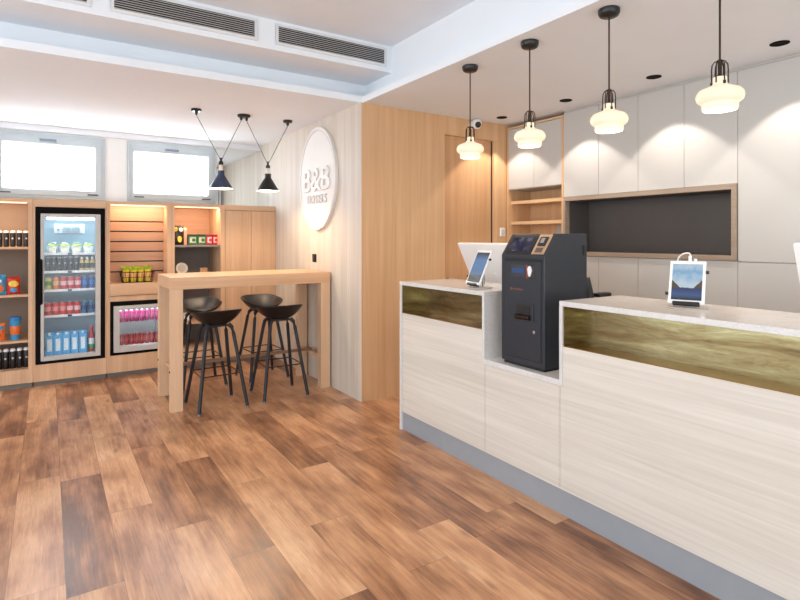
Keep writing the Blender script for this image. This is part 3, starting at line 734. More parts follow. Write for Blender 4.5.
# things on the cabinet behind the table
Z1 = 1.348
o = pouch('snack_bag', .115, .215, .07, cmat(30, 28, 34), 'black snack bag with yellow print on the lit shelf behind the table', [(-.012, .035, .03, .10, YE), (-.05, -.01, .15, .195, YE), (.0, .05, .15, .19, WH)]); o.location = (1.215, 6.40, Z1)
o = carton('snack_box', cmat(224, 160, 140), 'salmon pink narrow box beside the black snack bag', None, .03, .09, .2); o.location = (1.292, 6.44, Z1)
if 'group' in o: del o['group']
def jar_box(name, body, labelc, l, x, lid, w=.095):
    t = thing(name, l, 'snack box', (x, 6.40, Z1), 'snack boxes on the lit shelf')
    MB().box(x-w/2, x+w/2, 6.36, 6.44, Z1, Z1+.105).build('box', body, t, bevel=.008)
    MB().box(x-w/2-.001, x+w/2+.001, 6.359, 6.441, Z1+.105, Z1+.118).build('lid', lid, t, bevel=.004)
    MB().box(x-w*.33, x+w*.33, 6.358, 6.3605, Z1+.025, Z1+.085).build('label', labelc, t)
    MB().lathe([(.0001, 0), (.02, 0), (.02, .002), (.0001, .002)], n=16).xf(Matrix.Translation((x+.01, 6.358, Z1+.055)) @ Matrix.Rotation(PI/2, 4, 'X')).build('emblem', body, t)
jar_box('snack_box', cmat(56, 104, 64), cmat(196, 206, 186), 'left green snack box on the lit shelf behind the table', 1.362, cmat(30, 60, 40))
jar_box('snack_box', cmat(56, 104, 64), cmat(190, 190, 160), 'right green snack box beside the red boxes', 1.462, cmat(30, 60, 40))
jar_box('snack_box', cmat(196, 44, 62), cmat(240, 214, 214), 'left red snack box on the lit shelf behind the table', 1.545, cmat(150, 40, 44), .066)
jar_box('snack_box', cmat(196, 44, 62), cmat(240, 200, 200), 'right red snack box against the cabinet side', 1.610-.001, cmat(150, 40, 44), .052)
t = thing('serving_plate', 'round white plate leaning on the grey shelf behind the table', 'plate', (1.262, 6.45, LOSH))
M4 = Matrix.Translation((1.262, 6.45, LOSH+.064)) @ Matrix.Rotation(math.radians(78), 4, 'X')
MB().lathe([(.0001, -.002), (.04, -.002), (.064, .006), (.064, .009), (.042, .003), (.0001, .003)], n=32).xf(M4).build('dish', cmat(224, 218, 210), t)
MB().lathe([(.036, .0032), (.040, .0032), (.040, .0045), (.036, .0045)], n=32).xf(M4).build('rim_line', cmat(196, 186, 176), t)
t = thing('wooden_box', 'small tan wooden box on the grey shelf behind the table', 'box', (1.492, 6.44, LOSH))
box(1.452, 1.532, 6.40, 6.48, LOSH, LOSH+.052).build('box', cmat(196, 144, 104), t, bevel=.004)
box(1.450, 1.534, 6.398, 6.482, LOSH+.052, LOSH+.064).build('lid', cmat(206, 156, 116), t, bevel=.003)
# cups on the lowest shelf seen under the table
for i, x in enumerate((1.21, 1.30)):
    t = thing('mug', ('left', 'right')[i]+' white mug on the low shelf seen under the bar table', 'mug', (x, 6.40, .50), 'white mugs on the low shelf')
    MB().lathe([(.028, 0), (.034, .004), (.036, .085), (.033, .085), (.031, .008), (.0001, .008)], c=(x, 6.40, .50), n=24).build('cup', M_plastic, t)
    MB().tube([(x+.034, 6.40, .57), (x+.056, 6.40, .565), (x+.058, 6.40, .54), (x+.034, 6.40, .525)], .005, 8).build('handle', M_plastic, t)

# ------------------------------------------------------------------ bar table
tx0, tx1, ty0, ty1 = .836, 2.262, 4.70, 5.33
t = thing('bar_table', 'tall oak bar table with thick top against the pale wall', 'table', ((tx0+tx1)/2, (ty0+ty1)/2, 0))
box(tx0, tx1, ty0, ty1, 1.0, 1.10).build('tabletop', M_table, t, bevel=.002)
for x in (tx0, tx1-.095):
    for y in (ty0, ty1-.08):
        box(x, x+.095, y, y+.08, 0, 1.0).build('leg', M_tableleg, t, bevel=.002)
for x in (tx0+.05, tx1-.093):
    box(x, x+.043, ty0+.08, ty1-.08, .285, .31).build('stretcher', M_table, t, bevel=.002)
box(tx0+.06, tx1-.06, 4.985, 5.035, .298+.012, .333).build('foot_bar', M_foot, t, bevel=.003)
for y in (ty0+.04, ty1-.04):
    MB().lathe([(.0001, 0), (.009, 0), (.009, .006), (.0001, .006)], n=14).xf(Matrix.Translation((tx0, y, .325)) @ Matrix.Rotation(-PI/2, 4, 'Y')).build('bolt', M_bronze, t)

# ------------------------------------------------------------------ bar stools
def make_stool():
    t = thing('bar_stool', '', 'stool', (0, 0, 0), 'black bar stools at the oak table')
    nr, na = 12, 48; vs = [(0, 0, .700)]; fs = []
    for i in range(1, nr+1):
        r = i/nr
        for k in range(na):
            a = 2*PI*k/na; c_, s_ = math.cos(a), math.sin(a); p_ = 2.6
            q = (abs(c_)**p_+abs(s_)**p_)**(-1/p_)
            x = .196*q*c_*r; y = .18*q*s_*r
            back = max(0, s_); rim = .046+.060*abs(c_)**1.5+.086*back**1.5*(1-.12*abs(c_))-.012*max(0, -s_)
            z = .700+rim*r**2.6-.006*math.sin(r*PI)
            y += .02*back*r**6
            vs.append((x, y, z))
    for k in range(na): fs.append((0, 1+k, 1+(k+1) % na))
    for i in range(nr-1):
        for k in range(na):
            fs.append((1+i*na+k, 1+(i+1)*na+k, 1+(i+1)*na+(k+1) % na, 1+i*na+(k+1) % na))
    sh = MB().add(vs, fs, True).build('seat_shell', M_shell, t, sharp=80)
    so = sh.modifiers.new('solid', 'SOLIDIFY'); so.thickness = .010; so.offset = -1
    be = sh.modifiers.new('bevel', 'BEVEL'); be.width = .004; be.segments = 2; be.limit_method = 'ANGLE'; be.angle_limit = math.radians(50)
    MB().box(-.085, .085, -.07, .07, .676, .694).build('seat_frame', M_blackm, t, bevel=.006)
    def lp(sx, sy, z): k = z/.69; return (sx*(.20-.095*k), sy*(.205-.12*k), z)
    for sx in (-1, 1):
        for sy in (-1, 1):
            lg = MB().tube([lp(sx, sy, .012), lp(sx, sy, .62), (sx*.105, sy*.084, .668), (sx*.085, sy*.065, .692)], .0145, 10, .0185).build('leg', M_blackw, t)
            MB().tube([lp(sx, sy, .0), lp(sx, sy, .014)], .0148, 10).build('foot_cap', cmat(120, 118, 118), lg)
    z1, z2 = .29, .29
    q = [lp(-1, -1, z1), lp(1, -1, z1), lp(1, 1, z1), lp(-1, 1, z1), lp(-1, -1, z1)]
    MB().tube(q, .0055, 8).build('foot_ring', M_bronze, t)
    return t
st = make_stool()
spots = [((1.2, 4.712), PI+.05, 'front left black bar stool, nearest the table leg, back to the room'), ((1.768, 4.742), PI-.03, 'front right black bar stool, back to the room'),
         ((1.245, 5.50), 0, 'far left black bar stool behind the table, half hidden by the table leg'), ((1.845, 5.44), .06, 'far right black bar stool behind the table, seat facing the room')]
for i, ((x, y), rz, l) in enumerate(spots):
    o = st if i == 0 else copy_tree(st)
    o.location = (x, y, 0); o.rotation_euler.z = rz; o['label'] = l

# ------------------------------------------------------------------ hanging cone lamps over the table
LY = 5.15
def canopy(x, r, label, knobs):
    c = thing('ceiling_rose', label, 'ceiling rose', (x, LY, ZC), 'black ceiling roses over the table')
    MB().lathe([(.0001, -.022), (r*.9, -.022), (r, -.017), (r, 0)], c=(x, LY, ZC), n=28).build('plate', M_black, c)
    for dx in knobs:
        MB().lathe([(.004, -.056), (.012, -.046), (.013, -.022)], c=(x+dx, LY, ZC), n=14).build('cord_grip', M_black, c)
canopy(1.134, .046, 'left small black ceiling rose over the bar table', (0,))
canopy(1.570, .060, 'middle wide black ceiling rose holding two cords', (-.026, .026))
canopy(2.010, .046, 'right small black ceiling rose over the bar table', (0,))
def cone_lamp(x, xl, xr, zt, label, shade):
    zb = 1.885
    l = thing('cone_lamp', label, 'lamp', (x, LY, zb), 'black cone lamps over the table')
    MB().lathe([(.108, zb), (.106, zb+.006), (.034, zb+.125), (.031, zb+.135), (.031, zb+.168), (.0001, zb+.17)], c=(x, LY, 0), n=36, cap=False).build('shade', shade, l)
    MB().lathe([(.104, zb+.001), (.103, zb+.006), (.030, zb+.122), (.0001, zb+.124)], c=(x, LY, 0), n=36, cap=False).build('shade_lining', M_plastic, l)
    MB().lathe([(.019, zb+.17), (.019, zb+.222)], c=(x, LY, 0), n=18).build('socket', cmat(226, 214, 196), l)
    MB().lathe([(.021, zb+.222), (.021, zb+.246), (.010, zb+.262), (.010, zb+.285), (.004, zb+.29)], c=(x, LY, 0), n=18).build('cap', M_black, l)
    MB().lathe([(.0001, zb+.062), (.018, zb+.068), (.024, zb+.082), (.016, zb+.104), (.012, zb+.122), (.0001, zb+.1225)], c=(x, LY, 0), n=20).build('bulb', M_bulb, l)
    for xx, s in ((xl, -1), (xr, 1)):
        MB().tube([(x+s*.008, LY, zb+.275), (xx, LY, ZC-.054)], .0028, 8).build('cord', M_black, l)
    point('cone_lamp_light', (x, LY, zb+.042), 19, (1, .74, .48), .018)
cone_lamp(1.355, 1.134, 1.544, 0, 'left cone lamp with blue sheen on two cords over the table', plain('blue_black_shade', srgb(44, 56, 82), .35))
cone_lamp(1.806, 1.596, 2.010, 0, 'right black cone lamp on two cords, before the pale wall', M_black)

# ------------------------------------------------------------------ round sign and wall bits
sg = thing('wall_sign', 'round white sign with raised lettering on the pale wall', 'sign', (2.28, 4.99, 2.018))
RY, RZ = .425, .512; Z0 = 2.018; Y0 = 4.99
def ell(r0, r1, x0, x1, n=96):
    """elliptical ring between scale r0 and r1, from wall out to -x"""
    mb = MB()
    vs = []
    for k in range(n):
        a = 2*PI*k/n; c_, s_ = math.cos(a), math.sin(a)
        for r in (r0, r1):
            for x in (x0, x1): vs.append((x, Y0+RY*r*c_, Z0+RZ*r*s_))
    fs = []
    for k in range(n):
        a = 4*k; b = 4*((k+1) % n)
        fs += [(a, b, b+1, a+1), (a+2, a+3, b+3, b+2), (a+1, b+1, b+3, a+3), (a, a+2, b+2, b)]
    return mb.add(vs, fs)
n = 96; mb = MB(); poly = [(Y0+RY*math.cos(2*PI*k/n), Z0+RZ*math.sin(2*PI*k/n)) for k in range(n)]
mb.prism(poly, 'x', 2.279, 2.252); mb.build('board', M_sign, sg, bevel=.003)
ell(.955, .999, 2.252, 2.247).build('rim', M_sign, sg)
ell(.925, .935, 2.2525, 2.2505).build('ring_line', cmat(196, 190, 184), sg)
R = Matrix(((0, 0, -1), (-1, 0, 0), (0, 1, 0))).to_4x4()       # text plane -> faces -x, reads towards -y
text_mb('B&B', .62, .235, .022).xf(Matrix.Translation((2.243, 4.975, 2.010)) @ R).build('big_lettering', M_sign, sg, bevel=.004)
text_mb('HOTELS', .45, .088, .012, .0, 1.25).xf(Matrix.Translation((2.248, 4.975, 1.812)) @ R).build('small_lettering', cmat(206, 200, 196), sg)
s = thing('wall_socket', 'small black wall socket under the round sign', 'socket', (2.28, 5.096, 1.18))
box(2.268, 2.2795, 5.055, 5.137, 1.18, 1.262).build('plate', M_black, s, bevel=.004)
MB().lathe([(.0001, 0), (.024, 0), (.027, .003), (.0001, .003)], n=20).xf(Matrix.Translation((2.2675, 5.096, 1.221)) @ Matrix.Rotation(-PI/2, 4, 'Y')).build('insert', cmat(46, 44, 44), s)
s = thing('light_switch', 'small white switch on the oak strip right of the door', 'switch', (3.94, 4.12, 1.44))
box(3.905, 3.975, 4.109, 4.1195, 1.44, 1.53).build('plate', M_plastic, s, bevel=.004)
box(3.918, 3.962, 4.104, 4.109, 1.455, 1.515).build('rocker', cmat(214, 212, 208), s, bevel=.002)
s = thing('security_camera', 'small white security camera on the oak wall below the ceiling', 'camera', (3.535, 4.12, 2.50))
MB().lathe([(.0001, 0), (.04, 0), (.04, .02), (.03, .03), (.0001, .03)], n=24).xf(Matrix.Translation((3.535, 4.1195, 2.545)) @ Matrix.Rotation(PI/2, 4, 'X')).build('mount', M_plastic, s)
MB().lathe([(.0001, -.05), (.028, -.042), (.045, -.02), (.050, .005), (.045, .028), (.028, .044), (.0001, .05)], c=(3.535, 4.05, 2.545), n=24).build('housing', M_plastic, s)
MB().lathe([(.0001, .056), (.022, .054), (.030, .046), (.028, .034), (.0001, .03)], n=20).xf(Matrix.Translation((3.535, 4.05, 2.545)) @ Matrix.Rotation(math.radians(110), 4, 'X') @ Matrix.Rotation(math.radians(-22), 4, 'Y')).build('lens', M_black, s)

# ------------------------------------------------------------------ reception back wall of cupboards (front plane x = 4.0)
XF, XB = 4.0, 4.34
u = thing('shelf_cabinet', 'oak shelf unit with two white doors above, in the corner beside the oak wall', 'cabinet', (4.17, 3.75, 0))
y0, y1 = 3.375, 4.112
box(XF, XB, y0, y0+.022, 0, 2.565).build('side_panel', M_oak, u)
box(XF, XB, y1-.022, y1, 0, 2.565).build('side_panel', M_oak, u)
box(XF, XB, y0+.022, y1-.022, 2.545, 2.565).build('top_panel', M_oaky, u)
box(XB-.015, XB, y0+.022, y1-.022, .1, 1.92).build('back_panel', M_oak, u)
box(XB-.02, XB-.0155, y0+.022, y0+.36, .92, 1.555).build('splash_panel', M_lacq, u)
box(XF+.02, XB-.015, y0+.022, y1-.022, 1.92, 2.54).build('cupboard_carcass', M_lacq, u)
ym = 3.737
for a, b in ((y0+.024, ym-.0015), (ym+.0015, y1-.024)): box(XF, XF+.019, a, b, 1.925, 2.540).build('door', M_lacq, u, bevel=.001)
for z in (1.805, 1.595): box(XF+.04, XB-.015, y0+.022, y1-.022, z-.032, z).build('shelf', M_oaky, u, bevel=.001)
box(XF, XB-.015, y0+.022, y1-.022, .88, .91).build('worktop', M_oaky, u)
box(XF+.02, XB-.015, y0+.022, y1-.022, 0, .88).build('base_unit', M_lacq, u)

u = thing('wall_cupboards', 'white wall of handleless cupboards around a dark framed niche', 'cupboards', (4.17, 1.6, 0))
YR = [3.373, 2.994, 2.62, 2.242, 1.865]
box(XF+.02, XB, 1.868, 3.373, 1.80, 2.585).build('upper_carcass', M_lacq, u)
for a, b in zip(YR[1:], YR[:-1]):
    box(XF, XF+.019, a+.0015, b-.0015, 1.803, 2.580).build('door', M_lacq, u, bevel=.001)
    box(XF, XF+.019, a+.0015, b-.0015, .10, 1.262).build('door', M_lacq, u, bevel=.001)
box(XF+.02, XB, 1.868, 3.373, 0, 1.262).build('lower_carcass', M_lacq, u)
e = .035
mb = MB().box(XF-.012, XF+.05, 1.868, 3.368, 1.265, 1.265+e).box(XF-.012, XF+.05, 1.868, 3.368, 1.80-e, 1.80).box(XF-.012, XF+.05, 1.868, 1.868+e, 1.265+e, 1.80-e).box(XF-.012, XF+.05, 3.368-e*.6, 3.368, 1.265+e, 1.80-e)
mb.build('niche_frame', M_nframe, u, bevel=.001)
mb = MB().box(XB-.01, XB, 1.868, 3.368, 1.265, 1.80).box(XF+.05, XB-.01, 1.868, 1.868+e, 1.265+e, 1.80-e).box(XF+.05, XB-.01, 3.368-e*.6, 3.368, 1.265+e, 1.80-e).box(XF+.05, XB-.01, 1.868, 3.368, 1.265, 1.265+e).box(XF+.05, XB-.01, 1.868, 3.368, 1.80-e, 1.80)
mb.build('niche_lining', M_niche, u)
box(XF+.02, XB, -.5, 1.866, 0, 2.585).build('tall_carcass', M_lacq, u)
for a, b in ((1.105, 1.865), (.345, 1.105), (-.415, .345)):
    box(XF, XF+.019, a+.0015, b-.0015, 1.262, 2.580).build('door', M_lacq, u, bevel=.001)
    box(XF, XF+.019, a+.0015, b-.0015, .10, 1.256).build('door', M_lacq, u, bevel=.001)
box(XF+.012, XB, -.5, 3.373, 2.586, 2.5995).build('cornice', M_lacq, u)

# downlights over the cupboards
for i, y in enumerate((3.877, 3.10, 2.30, 1.49, .68)):
    l = thing('downlight', '%s black recessed downlight above the cupboards' % ('farthest', 'second farthest', 'third farthest', 'nearest visible', 'out of view nearest')[i] if i < 4 else 'black recessed downlight beyond the right edge', 'downlight', (3.705, y, ZC), 'black downlights above the cupboards')
    if i == 4:
        COL.objects.unlink(l); bpy.data.objects.remove(l)
    else:
        MB().lathe([(.038, -.0005), (.052, -.0005), (.052, -.004), (.046, -.006), (.038, -.004)], c=(3.705, y, ZC), n=32).build('trim_ring', M_blackr, l)
        MB().lathe([(.0001, -.0006), (.038, -.0006), (.038, -.002), (.0001, -.002)], c=(3.705, y, ZC), n=32).build('lens', cmat(10, 9, 8), l)
    spot('downlight_beam', (3.705, y, ZC-.012), 33, (1, .88, .76), math.radians(92), .22, .02)

# ------------------------------------------------------------------ reception counter
CX = 2.205; CB = 2.70; ye = 3.389
ct = thing('reception_counter', 'long pale wood reception counter with stone top and brass recess', 'counter', (2.45, 1.6, 0))
ya, yb_, yr = 2.452, 1.883, -.35      # notch from ya to yb_
box(CX-.004, CB, ye-.025, ye, 0, 1.074).build('end_panel', M_stone, ct)
box(CX-.006, CB, ya, ye, 1.074, 1.10).build('countertop', M_stone, ct, bevel=.002)
box(CX-.006, CB, yr, yb_, 1.074, 1.10).build('countertop', M_stone, ct, bevel=.002)
box(CX-.006, CB, yb_-.0, ya, .665, .695).build('notch_shelf', M_stone, ct, bevel=.001)
box(CX-.006, CB, ya, ya+.02, .665, 1.074).build('notch_cheek', M_stone, ct)
box(CX-.006, CB, yb_-.02, yb_, .665, 1.074).build('notch_cheek', M_stone, ct)
for a, b, top in ((ya+.0015, ye-.027, .868), (yb_+.0015, ya-.0015, .663), (.60, yb_-.0015, .868), (yr, .597, .868)):
    box(CX, CX+.02, a, b, .135, top).build('front_panel', M_bleach, ct, bevel=.001)
for a, b in ((ya+.021, ye-.026), (yr, yb_-.021)):
    xb = CX+.125
    br = MB().box(xb, xb+.004, a, b, .870, 1.073).box(CX+.003, xb, b-.004, b, .872, 1.073).box(CX+.003, xb, a, a+.004, .872, 1.073)
    br.build('brass_recess', M_brass, ct)
    box(CX+.003, xb, a, b, .868, .8715).build('brass_ledge', M_ledge, ct)
mb = MB().box(CX+.022, CB-.01, ya+.03, ye-.03, .13, .866).box(xb+.006, CB-.01, ya+.03, ye-.03, .866, 1.066).box(CX+.022, CB-.01, yb_, ya+.03, .13, .663).box(CX+.022, CB-.01, yr, yb_-.03, .13, .866).box(xb+.006, CB-.01, yr, yb_-.03, .866, 1.066)
mb.build('carcass', M_desk, ct)
box(CX+.012, CB-.03, yr, ye-.027, 0, .13).build('kickplate', M_kick, ct)
# staff side worktop
sd = thing('staff_desk', 'low pale staff desk along the inner side of the counter, under the monitors', 'desk', (CB+.22, 1.6, 0))
box(CB+.002, CB+.44, yr, ye, .73, .755).build('worktop', M_desk, sd, bevel=.002)
for y in (ye-.03, 1.9, yr+.02): box(CB+.05, CB+.42, y-.02, y+.01, 0, .73).build('side_panel', M_desk, sd)

# ------------------------------------------------------------------ payment kiosk
kx, ky0, ky1, kz = 2.24, 2.018, 2.347, .695
k = thing('payment_kiosk', 'dark slate self-service payment kiosk standing in the counter notch', 'kiosk', (2.4, 2.18, kz))
prof = [(kx, kz+.018), (kx, 1.325), (2.327, 1.447), (2.592, 1.447), (2.592, kz+.018)]
MB().prism(prof, 'y', ky0, ky1).build('housing', M_kiosk, k, bevel=.004)
box(kx+.012, 2.58, ky0+.012, ky1-.012, kz, kz+.018).build('base', M_kioskd, k)
def front(y0, y1, z0, z1, d, m, name, par=None, bev=0, d0=0): return box(kx-d, kx-d0, y0, y1, z0, z1).build(name, m, par or k, bevel=bev)
front(2.036, 2.318, .742, 1.309, .0015, M_kioskd, 'door_seam')
dk = front(2.042, 2.312, .748, 1.290, .005, M_kiosk, 'door', bev=.002)
front(2.036, 2.318, 1.296, 1.304, .004, M_kioskd, 'slot')
front(2.148, 2.262, 1.205, 1.270, .0075, cmat(56, 58, 64), 'display_bezel', dk)
front(2.160, 2.250, 1.225, 1.252, .009, emit('lcd_blue', srgb(24, 62, 110), .3), 'display', dk)
front(2.088, 2.140, 1.195, 1.276, .010, cmat(36, 30, 32), 'reader_block', dk, .004)
front(2.130, 2.140, 1.197, 1.274, .0115, cmat(150, 72, 52), 'reader_stripe', dk)
mb = MB(); pl = [(2.114+.016*math.cos(a)*(1 if math.sin(a) > 0 else .75), 1.238+.030*math.sin(a)) for a in [2*PI*i/24 for i in range(24)]]
mb.prism(pl, 'x', kx-.015, kx-.009); mb.build('contactless_pad', M_plastic, dk)
mb = MB()
for i in range(6): mb.box(kx-.0062, kx-.0045, 2.268-i*.018, 2.256-i*.018, 1.126+.004*(i % 2), 1.140-.003*(i % 3))
mb.build('small_print', cmat(132, 82, 62), dk)
# receipt outlet: bevelled hood with a dark throat
hood = MB(); oy0, oy1, oz0, oz1 = 2.088, 2.222, .962, 1.056
hood.box(kx-.012, kx-.005, oy0, oy1, oz0, oz1); hood.build('outlet_frame', cmat(40, 42, 48), dk, bevel=.004)
box(kx-.014, kx-.012, oy0+.022, oy1-.012, oz0+.03, oz1-.010).build('outlet_throat', M_kioskd, dk)
MB().prism([(kx-.012, oz0+.004), (kx-.034, oz0+.012), (kx-.034, oz0+.03), (kx-.012, oz0+.034)], 'y', oy0+.02, oy1-.008).build('outlet_lip', M_bronze, dk, bevel=.003)
MB().lathe([(.0001, 0), (.010, 0), (.010, .005), (.0001, .006)], n=18).xf(Matrix.Translation((kx-.005, 2.085, .905)) @ Matrix.Rotation(-PI/2, 4, 'Y')).build('lock', M_chrome, dk)
# sloping panel
U = Vector((.087, 0, .122)); LU = U.length; U.normalize(); Nn = Vector((-.122, 0, .087)).normalized(); O = Vector((kx, 0, 1.325))
def slope(y0, y1, s0, s1, d, m, name, par=None, bev=0):
    vs = []
    for dd in (-.0, d):
        for y in (y0, y1):
            for s_ in (s0, s1): vs.append(O+U*(s_*LU)+Vector((0, y, 0))+Nn*dd)
    mb = MB().add(vs, [(0, 1, 3, 2), (4, 6, 7, 5), (0, 4, 5, 1), (2, 3, 7, 6), (0, 2, 6, 4), (1, 5, 7, 3)])
    return mb.build(name, m, par or k, bevel=bev)
sb = slope(2.128, 2.322, .08, .88, .004, M_kioskd, 'screen_bezel', bev=.001)
slope(2.142, 2.308, .17, .80, .005, kiosk_screen(), 'screen', sb)
cp = slope(2.028, 2.118, .06, .95, .004, M_champ, 'card_panel', bev=.001)
slope(2.045, 2.100, .42, .82, .010, cmat(40, 38, 40), 'card_reader', cp, .003)
slope(2.060, 2.085, .52, .74, .014, M_chrome, 'card_slot', cp, .002)
slope(2.050, 2.098, .14, .34, .007, cmat(92, 80, 72), 'keypad', cp, .002)
box(2.556, 2.578, ky0-.004, ky0, 1.325, 1.382).build('side_vent', M_kioskd, k)

# ------------------------------------------------------------------ tablets on stands
def tablet(name, label, loc, yaw, scr, w=.175, h=.228):
    t = thing(name, label, 'tablet', (0, 0, 0))
    tilt = math.radians(24)
    Mx = Matrix.Translation((-.045, 0, .022)) @ Matrix.Rotation(tilt, 4, 'Y')
    b = box(-.008, 0, -w/2, w/2, 0, h).xf(Mx).build('case', M_plastic, t, bevel=.006)
    # screen keeps its own axes so that its picture follows the panel
    s_ = box(-.0006, .0006, -w/2+.013, w/2-.013, 0, h-.032).build('screen', scr, t); s_.matrix_local = Mx @ Matrix.Translation((-.009, 0, .016))
    MB().box(.0, .016, -.055, .055, -.006, .03).box(-.016, .0, -.055, .055, -.008, .008).xf(Mx).build('cradle', M_blackm, t, bevel=.003)
    MB().tube([(.03, 0, .005), (.035, 0, .05), (.03, 0, .10), Mx @ Vector((.004, 0, .11))], .009, 10).build('stand_arm', M_chrome, t)
    MB().lathe([(.085, 0), (.088, .003), (.085, .006), (.02, .008), (.0001, .008)], n=36).build('stand_base', M_fframe, t)
    for z, sy in ((.17, -1), (.05, 1)):
        MB().tube([Mx @ Vector((-.004, sy*w/2, h*z/.228)), Mx @ Vector((-.004, sy*(w/2+.012), h*z/.228))], .008, 8).build('clamp', M_blackm, t)
    return t
t1 = tablet('tablet', 'tilted tablet with blue screen on the left counter end', None, 0, blue_screen(), .175, .238)
t1.location = (2.345, 2.665, 1.10); t1.rotation_euler.z = math.radians(-10)
t2 = tablet('tablet', 'tilted tablet showing a mountain lake on the long counter', None, 0, landscape_screen(), .15, .208)
t2.location = (2.475, 1.372, 1.10); t2.rotation_euler.z = math.radians(22)
Mx = Matrix.Translation((-.045, 0, .022)) @ Matrix.Rotation(math.radians(24), 4, 'Y')
tp = Mx @ Vector((-.004, 0, .208))
pts = [tp+Vector((0, -.008, .0)), tp+Vector((0, -.008, .03)), tp+Vector((.006, .004, .038)), tp+Vector((.02, .03, .03)), tp+Vector((.04, .05, .0)), tp+Vector((.06, .055, -.08)), Vector((.085, .05, .012))]
def smooth_pts(p, n=6):
    out = []
    for i in range(len(p)-1):
        a, b, c_, d_ = p[max(i-1, 0)], p[i], p[i+1], p[min(i+2, len(p)-1)]
        for j in range(n):
            t_ = j/n; out.append(.5*((2*b)+(c_-a)*t_+(2*a-5*b+4*c_-d_)*t_*t_+(3*b-a-3*c_+d_)*t_**3))
    return out+[p[-1]]
def add_local(mb, name, m, par):
    o = mb.build(name, m); o.parent = par; return o
add_local(MB().tube(smooth_pts(pts), .0035, 8), 'cable', M_plastic, t2)
add_local(MB().box(tp.x-.008, tp.x+.008, -.014, -.002, tp.z, tp.z+.026), 'plug', M_plastic, t2)
add_local(MB().lathe([(.0001, 0), (.007, 0), (.007, .012), (.0001, .012)], c=(tp.x, -.03, tp.z), n=14), 'clip', M_plastic, t2)

# ------------------------------------------------------------------ monitors on the staff worktop
def monitor(label, x, yc, w, lean=22):
    m = thing('monitor', label, 'monitor', (x, yc, .755), 'white monitors behind the counter')
    h = .375; Mx = Matrix.Translation((x-.02, yc, 1.05)) @ Matrix.Rotation(math.radians(-lean), 4, 'Y')
    box(-.012, .012, -w/2, w/2, 0, h).xf(Mx).build('casing', M_plastic, m, bevel=.006)
    box(.0121, .0135, -w/2+.012, w/2-.012, .02, h-.012).xf(Mx).build('screen', M_black, m)
    MB().tube([(x+.05, yc, .765), (x+.03, yc, 1.0), Mx @ Vector((-.0, 0, .12))], .02, 12).build('stand', M_plastic, m)
    box(x-.10, x+.12, yc-.11, yc+.11, .755, .767).build('foot', M_plastic, m, bevel=.003)
monitor('white back of a tilted monitor behind the first tablet', 2.99, 3.115, .64, 27)
monitor('white monitor edge at the far right of the counter', 2.95, .768, .60)

# ------------------------------------------------------------------ staff chair
cx, cy = 3.50, 2.70
ch = thing('office_chair', 'black office chair behind the payment kiosk', 'chair', (cx, cy, 0))
MB().box(cx-.24, cx+.24, cy-.23, cy+.23, .66, .73).build('seat', M_blackm, ch, bevel=.03)
vs = []; fs = []
for j in range(9):
    for i in range(9):
        u_ = i/4-1; v_ = j/8; vs.append((cx-.265-.05*v_+.05*(1-u_*u_)*-1*.6, cy+u_*(.275-.04*v_*v_), .76+v_*.385))
for j in range(8):
    for i in range(8): fs.append((j*9+i, j*9+i+1, (j+1)*9+i+1, (j+1)*9+i))
bk_ = MB().add(vs, fs, True).build('backrest', M_blackm, ch, sharp=80)
so = bk_.modifiers.new('solid', 'SOLIDIFY'); so.thickness = .035; so.offset = 0
for s_ in (-1, 1):
    a = MB().box(cx-.22, cx-.08, cy+s_*.225-.03, cy+s_*.225+.03, 1.0, 1.03).build('armrest', M_blackm, ch, bevel=.01)
    MB().tube([(cx-.05, cy+s_*.20, .68), (cx-.12, cy+s_*.225, .70), (cx-.12, cy+s_*.225, 1.005)], .016, 10).build('arm_post', M_blackm, a)
MB().lathe([(.03, .12), (.03, .40), (.02, .40), (.02, .66)], c=(cx, cy, 0), n=18).build('gas_column', M_chrome, ch)
mb = MB()
for i in range(5):
    a = 2*PI*i/5+.3; mb.tube([(cx, cy, .13), (cx+.29*math.cos(a), cy+.29*math.sin(a), .075)], .022, 8, .015)
mb.build('star_base', M_blackm, ch)
for i in range(5):
    a = 2*PI*i/5+.3; x, y = cx+.29*math.cos(a), cy+.29*math.sin(a)
    MB().lathe([(.0001, -.02), (.028, -.02), (.03, -.014), (.03, .014), (.028, .02), (.0001, .02)], n=18).xf(Matrix.Translation((x, y, .030)) @ Matrix.Rotation(a, 4, 'Z') @ Matrix.Rotation(PI/2, 4, 'X')).tube([(x, y, .03), (x, y, .08)], .008, 8).build('caster', M_black, ch)

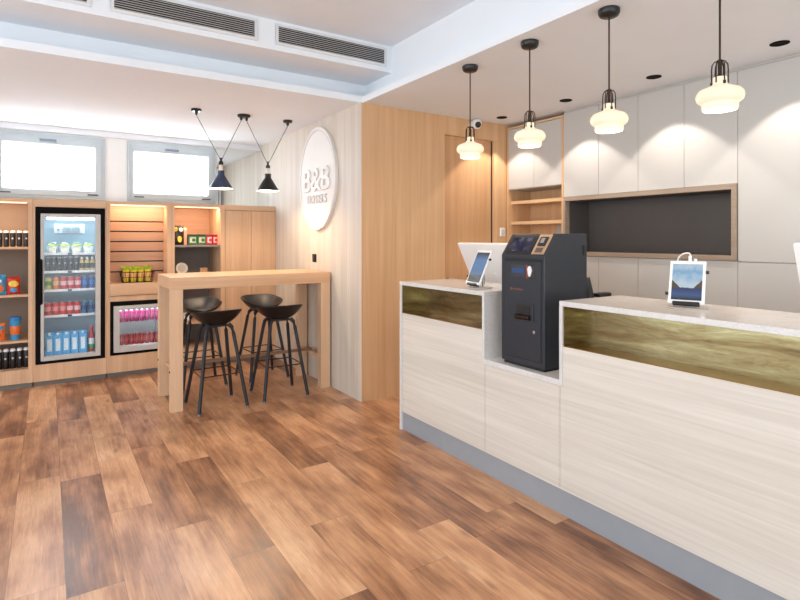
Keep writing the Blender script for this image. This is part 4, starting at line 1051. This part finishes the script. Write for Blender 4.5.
# ------------------------------------------------------------------ opal glass pendants over the counter
PX = 2.42
def pendant():
    z = 2.024
    l = thing('pendant_lamp', '', 'lamp', (PX, 0, z-.056), 'opal glass pendants over the counter')
    MB().lathe([(.0001, -.042), (.036, -.041), (.047, -.035), (.053, -.022), (.054, -.004), (.05, 0)], c=(PX, 0, ZC), n=36).build('canopy', M_black, l)
    MB().tube([(PX, 0, ZC-.041), (PX, 0, z+.155)], .0042, 8).build('cord', M_bronze, l)
    MB().lathe([(.0001, .165), (.009, .163), (.008, .15), (.008, .10), (.0225, .0885), (.0225, .084), (.010, .07), (.009, .04), (.0001, .0385)], c=(PX, 0, z), n=16).build('socket', M_bronze, l)
    for k_ in range(6):
        a = k_*PI/3; c_, s_ = math.cos(a), math.sin(a)
        p = [(PX+.006*c_, s_*.006, z+.158), (PX+.020*c_, s_*.020, z+.156), (PX+.029*c_, s_*.029, z+.142), (PX+.031*c_, s_*.031, z+.12), (PX+.031*c_, s_*.031, z+.062)]
        MB().tube(p, .0028, 6).build('cage_wire', M_bronze, l)
        if k_ % 2 == 0: MB().lathe([(.0001, -.009), (.006, -.006), (.006, .006), (.0001, .009)], c=(PX+.031*c_, s_*.031, z+.062), n=10).build('clamp_screw', M_black, l)
    prof = [(.026, .088), (.027, .066), (.030, .055), (.052, .045), (.079, .034), (.090, .020), (.093, .006), (.089, -.010), (.078, -.020), (.070, -.024), (.070, -.044), (.066, -.052)]
    MB().lathe(prof[:-1]+[(.066, -.052), (.063, -.049), (.066, -.03), (.082, -.008), (.086, .006), (.080, .026), (.03, .050), (.022, .085)], c=(PX, 0, z), n=48).build('glass_shade', M_opal, l, sharp=60)
    MB().lathe([(.0001, -.032), (.022, -.026), (.03, -.005), (.022, .018), (.012, .035), (.0001, .04)], c=(PX, 0, z), n=20).build('bulb', M_bulb, l)
    return l
p0 = pendant()
for i, (y, l) in enumerate([(2.841, 'farthest opal glass pendant, before the oak door'), (2.295, 'second farthest opal glass pendant, before the two small white doors'), (1.748, 'third farthest opal glass pendant over the counter, above the niche'), (1.20, 'nearest opal glass pendant, its canopy above the picture')]):
    o = p0 if i == 0 else copy_tree(p0)
    o.location = (PX, y, 1.968); o['label'] = l
    point('pendant_glow', (PX, y, 1.961), 6, WARM, .05)
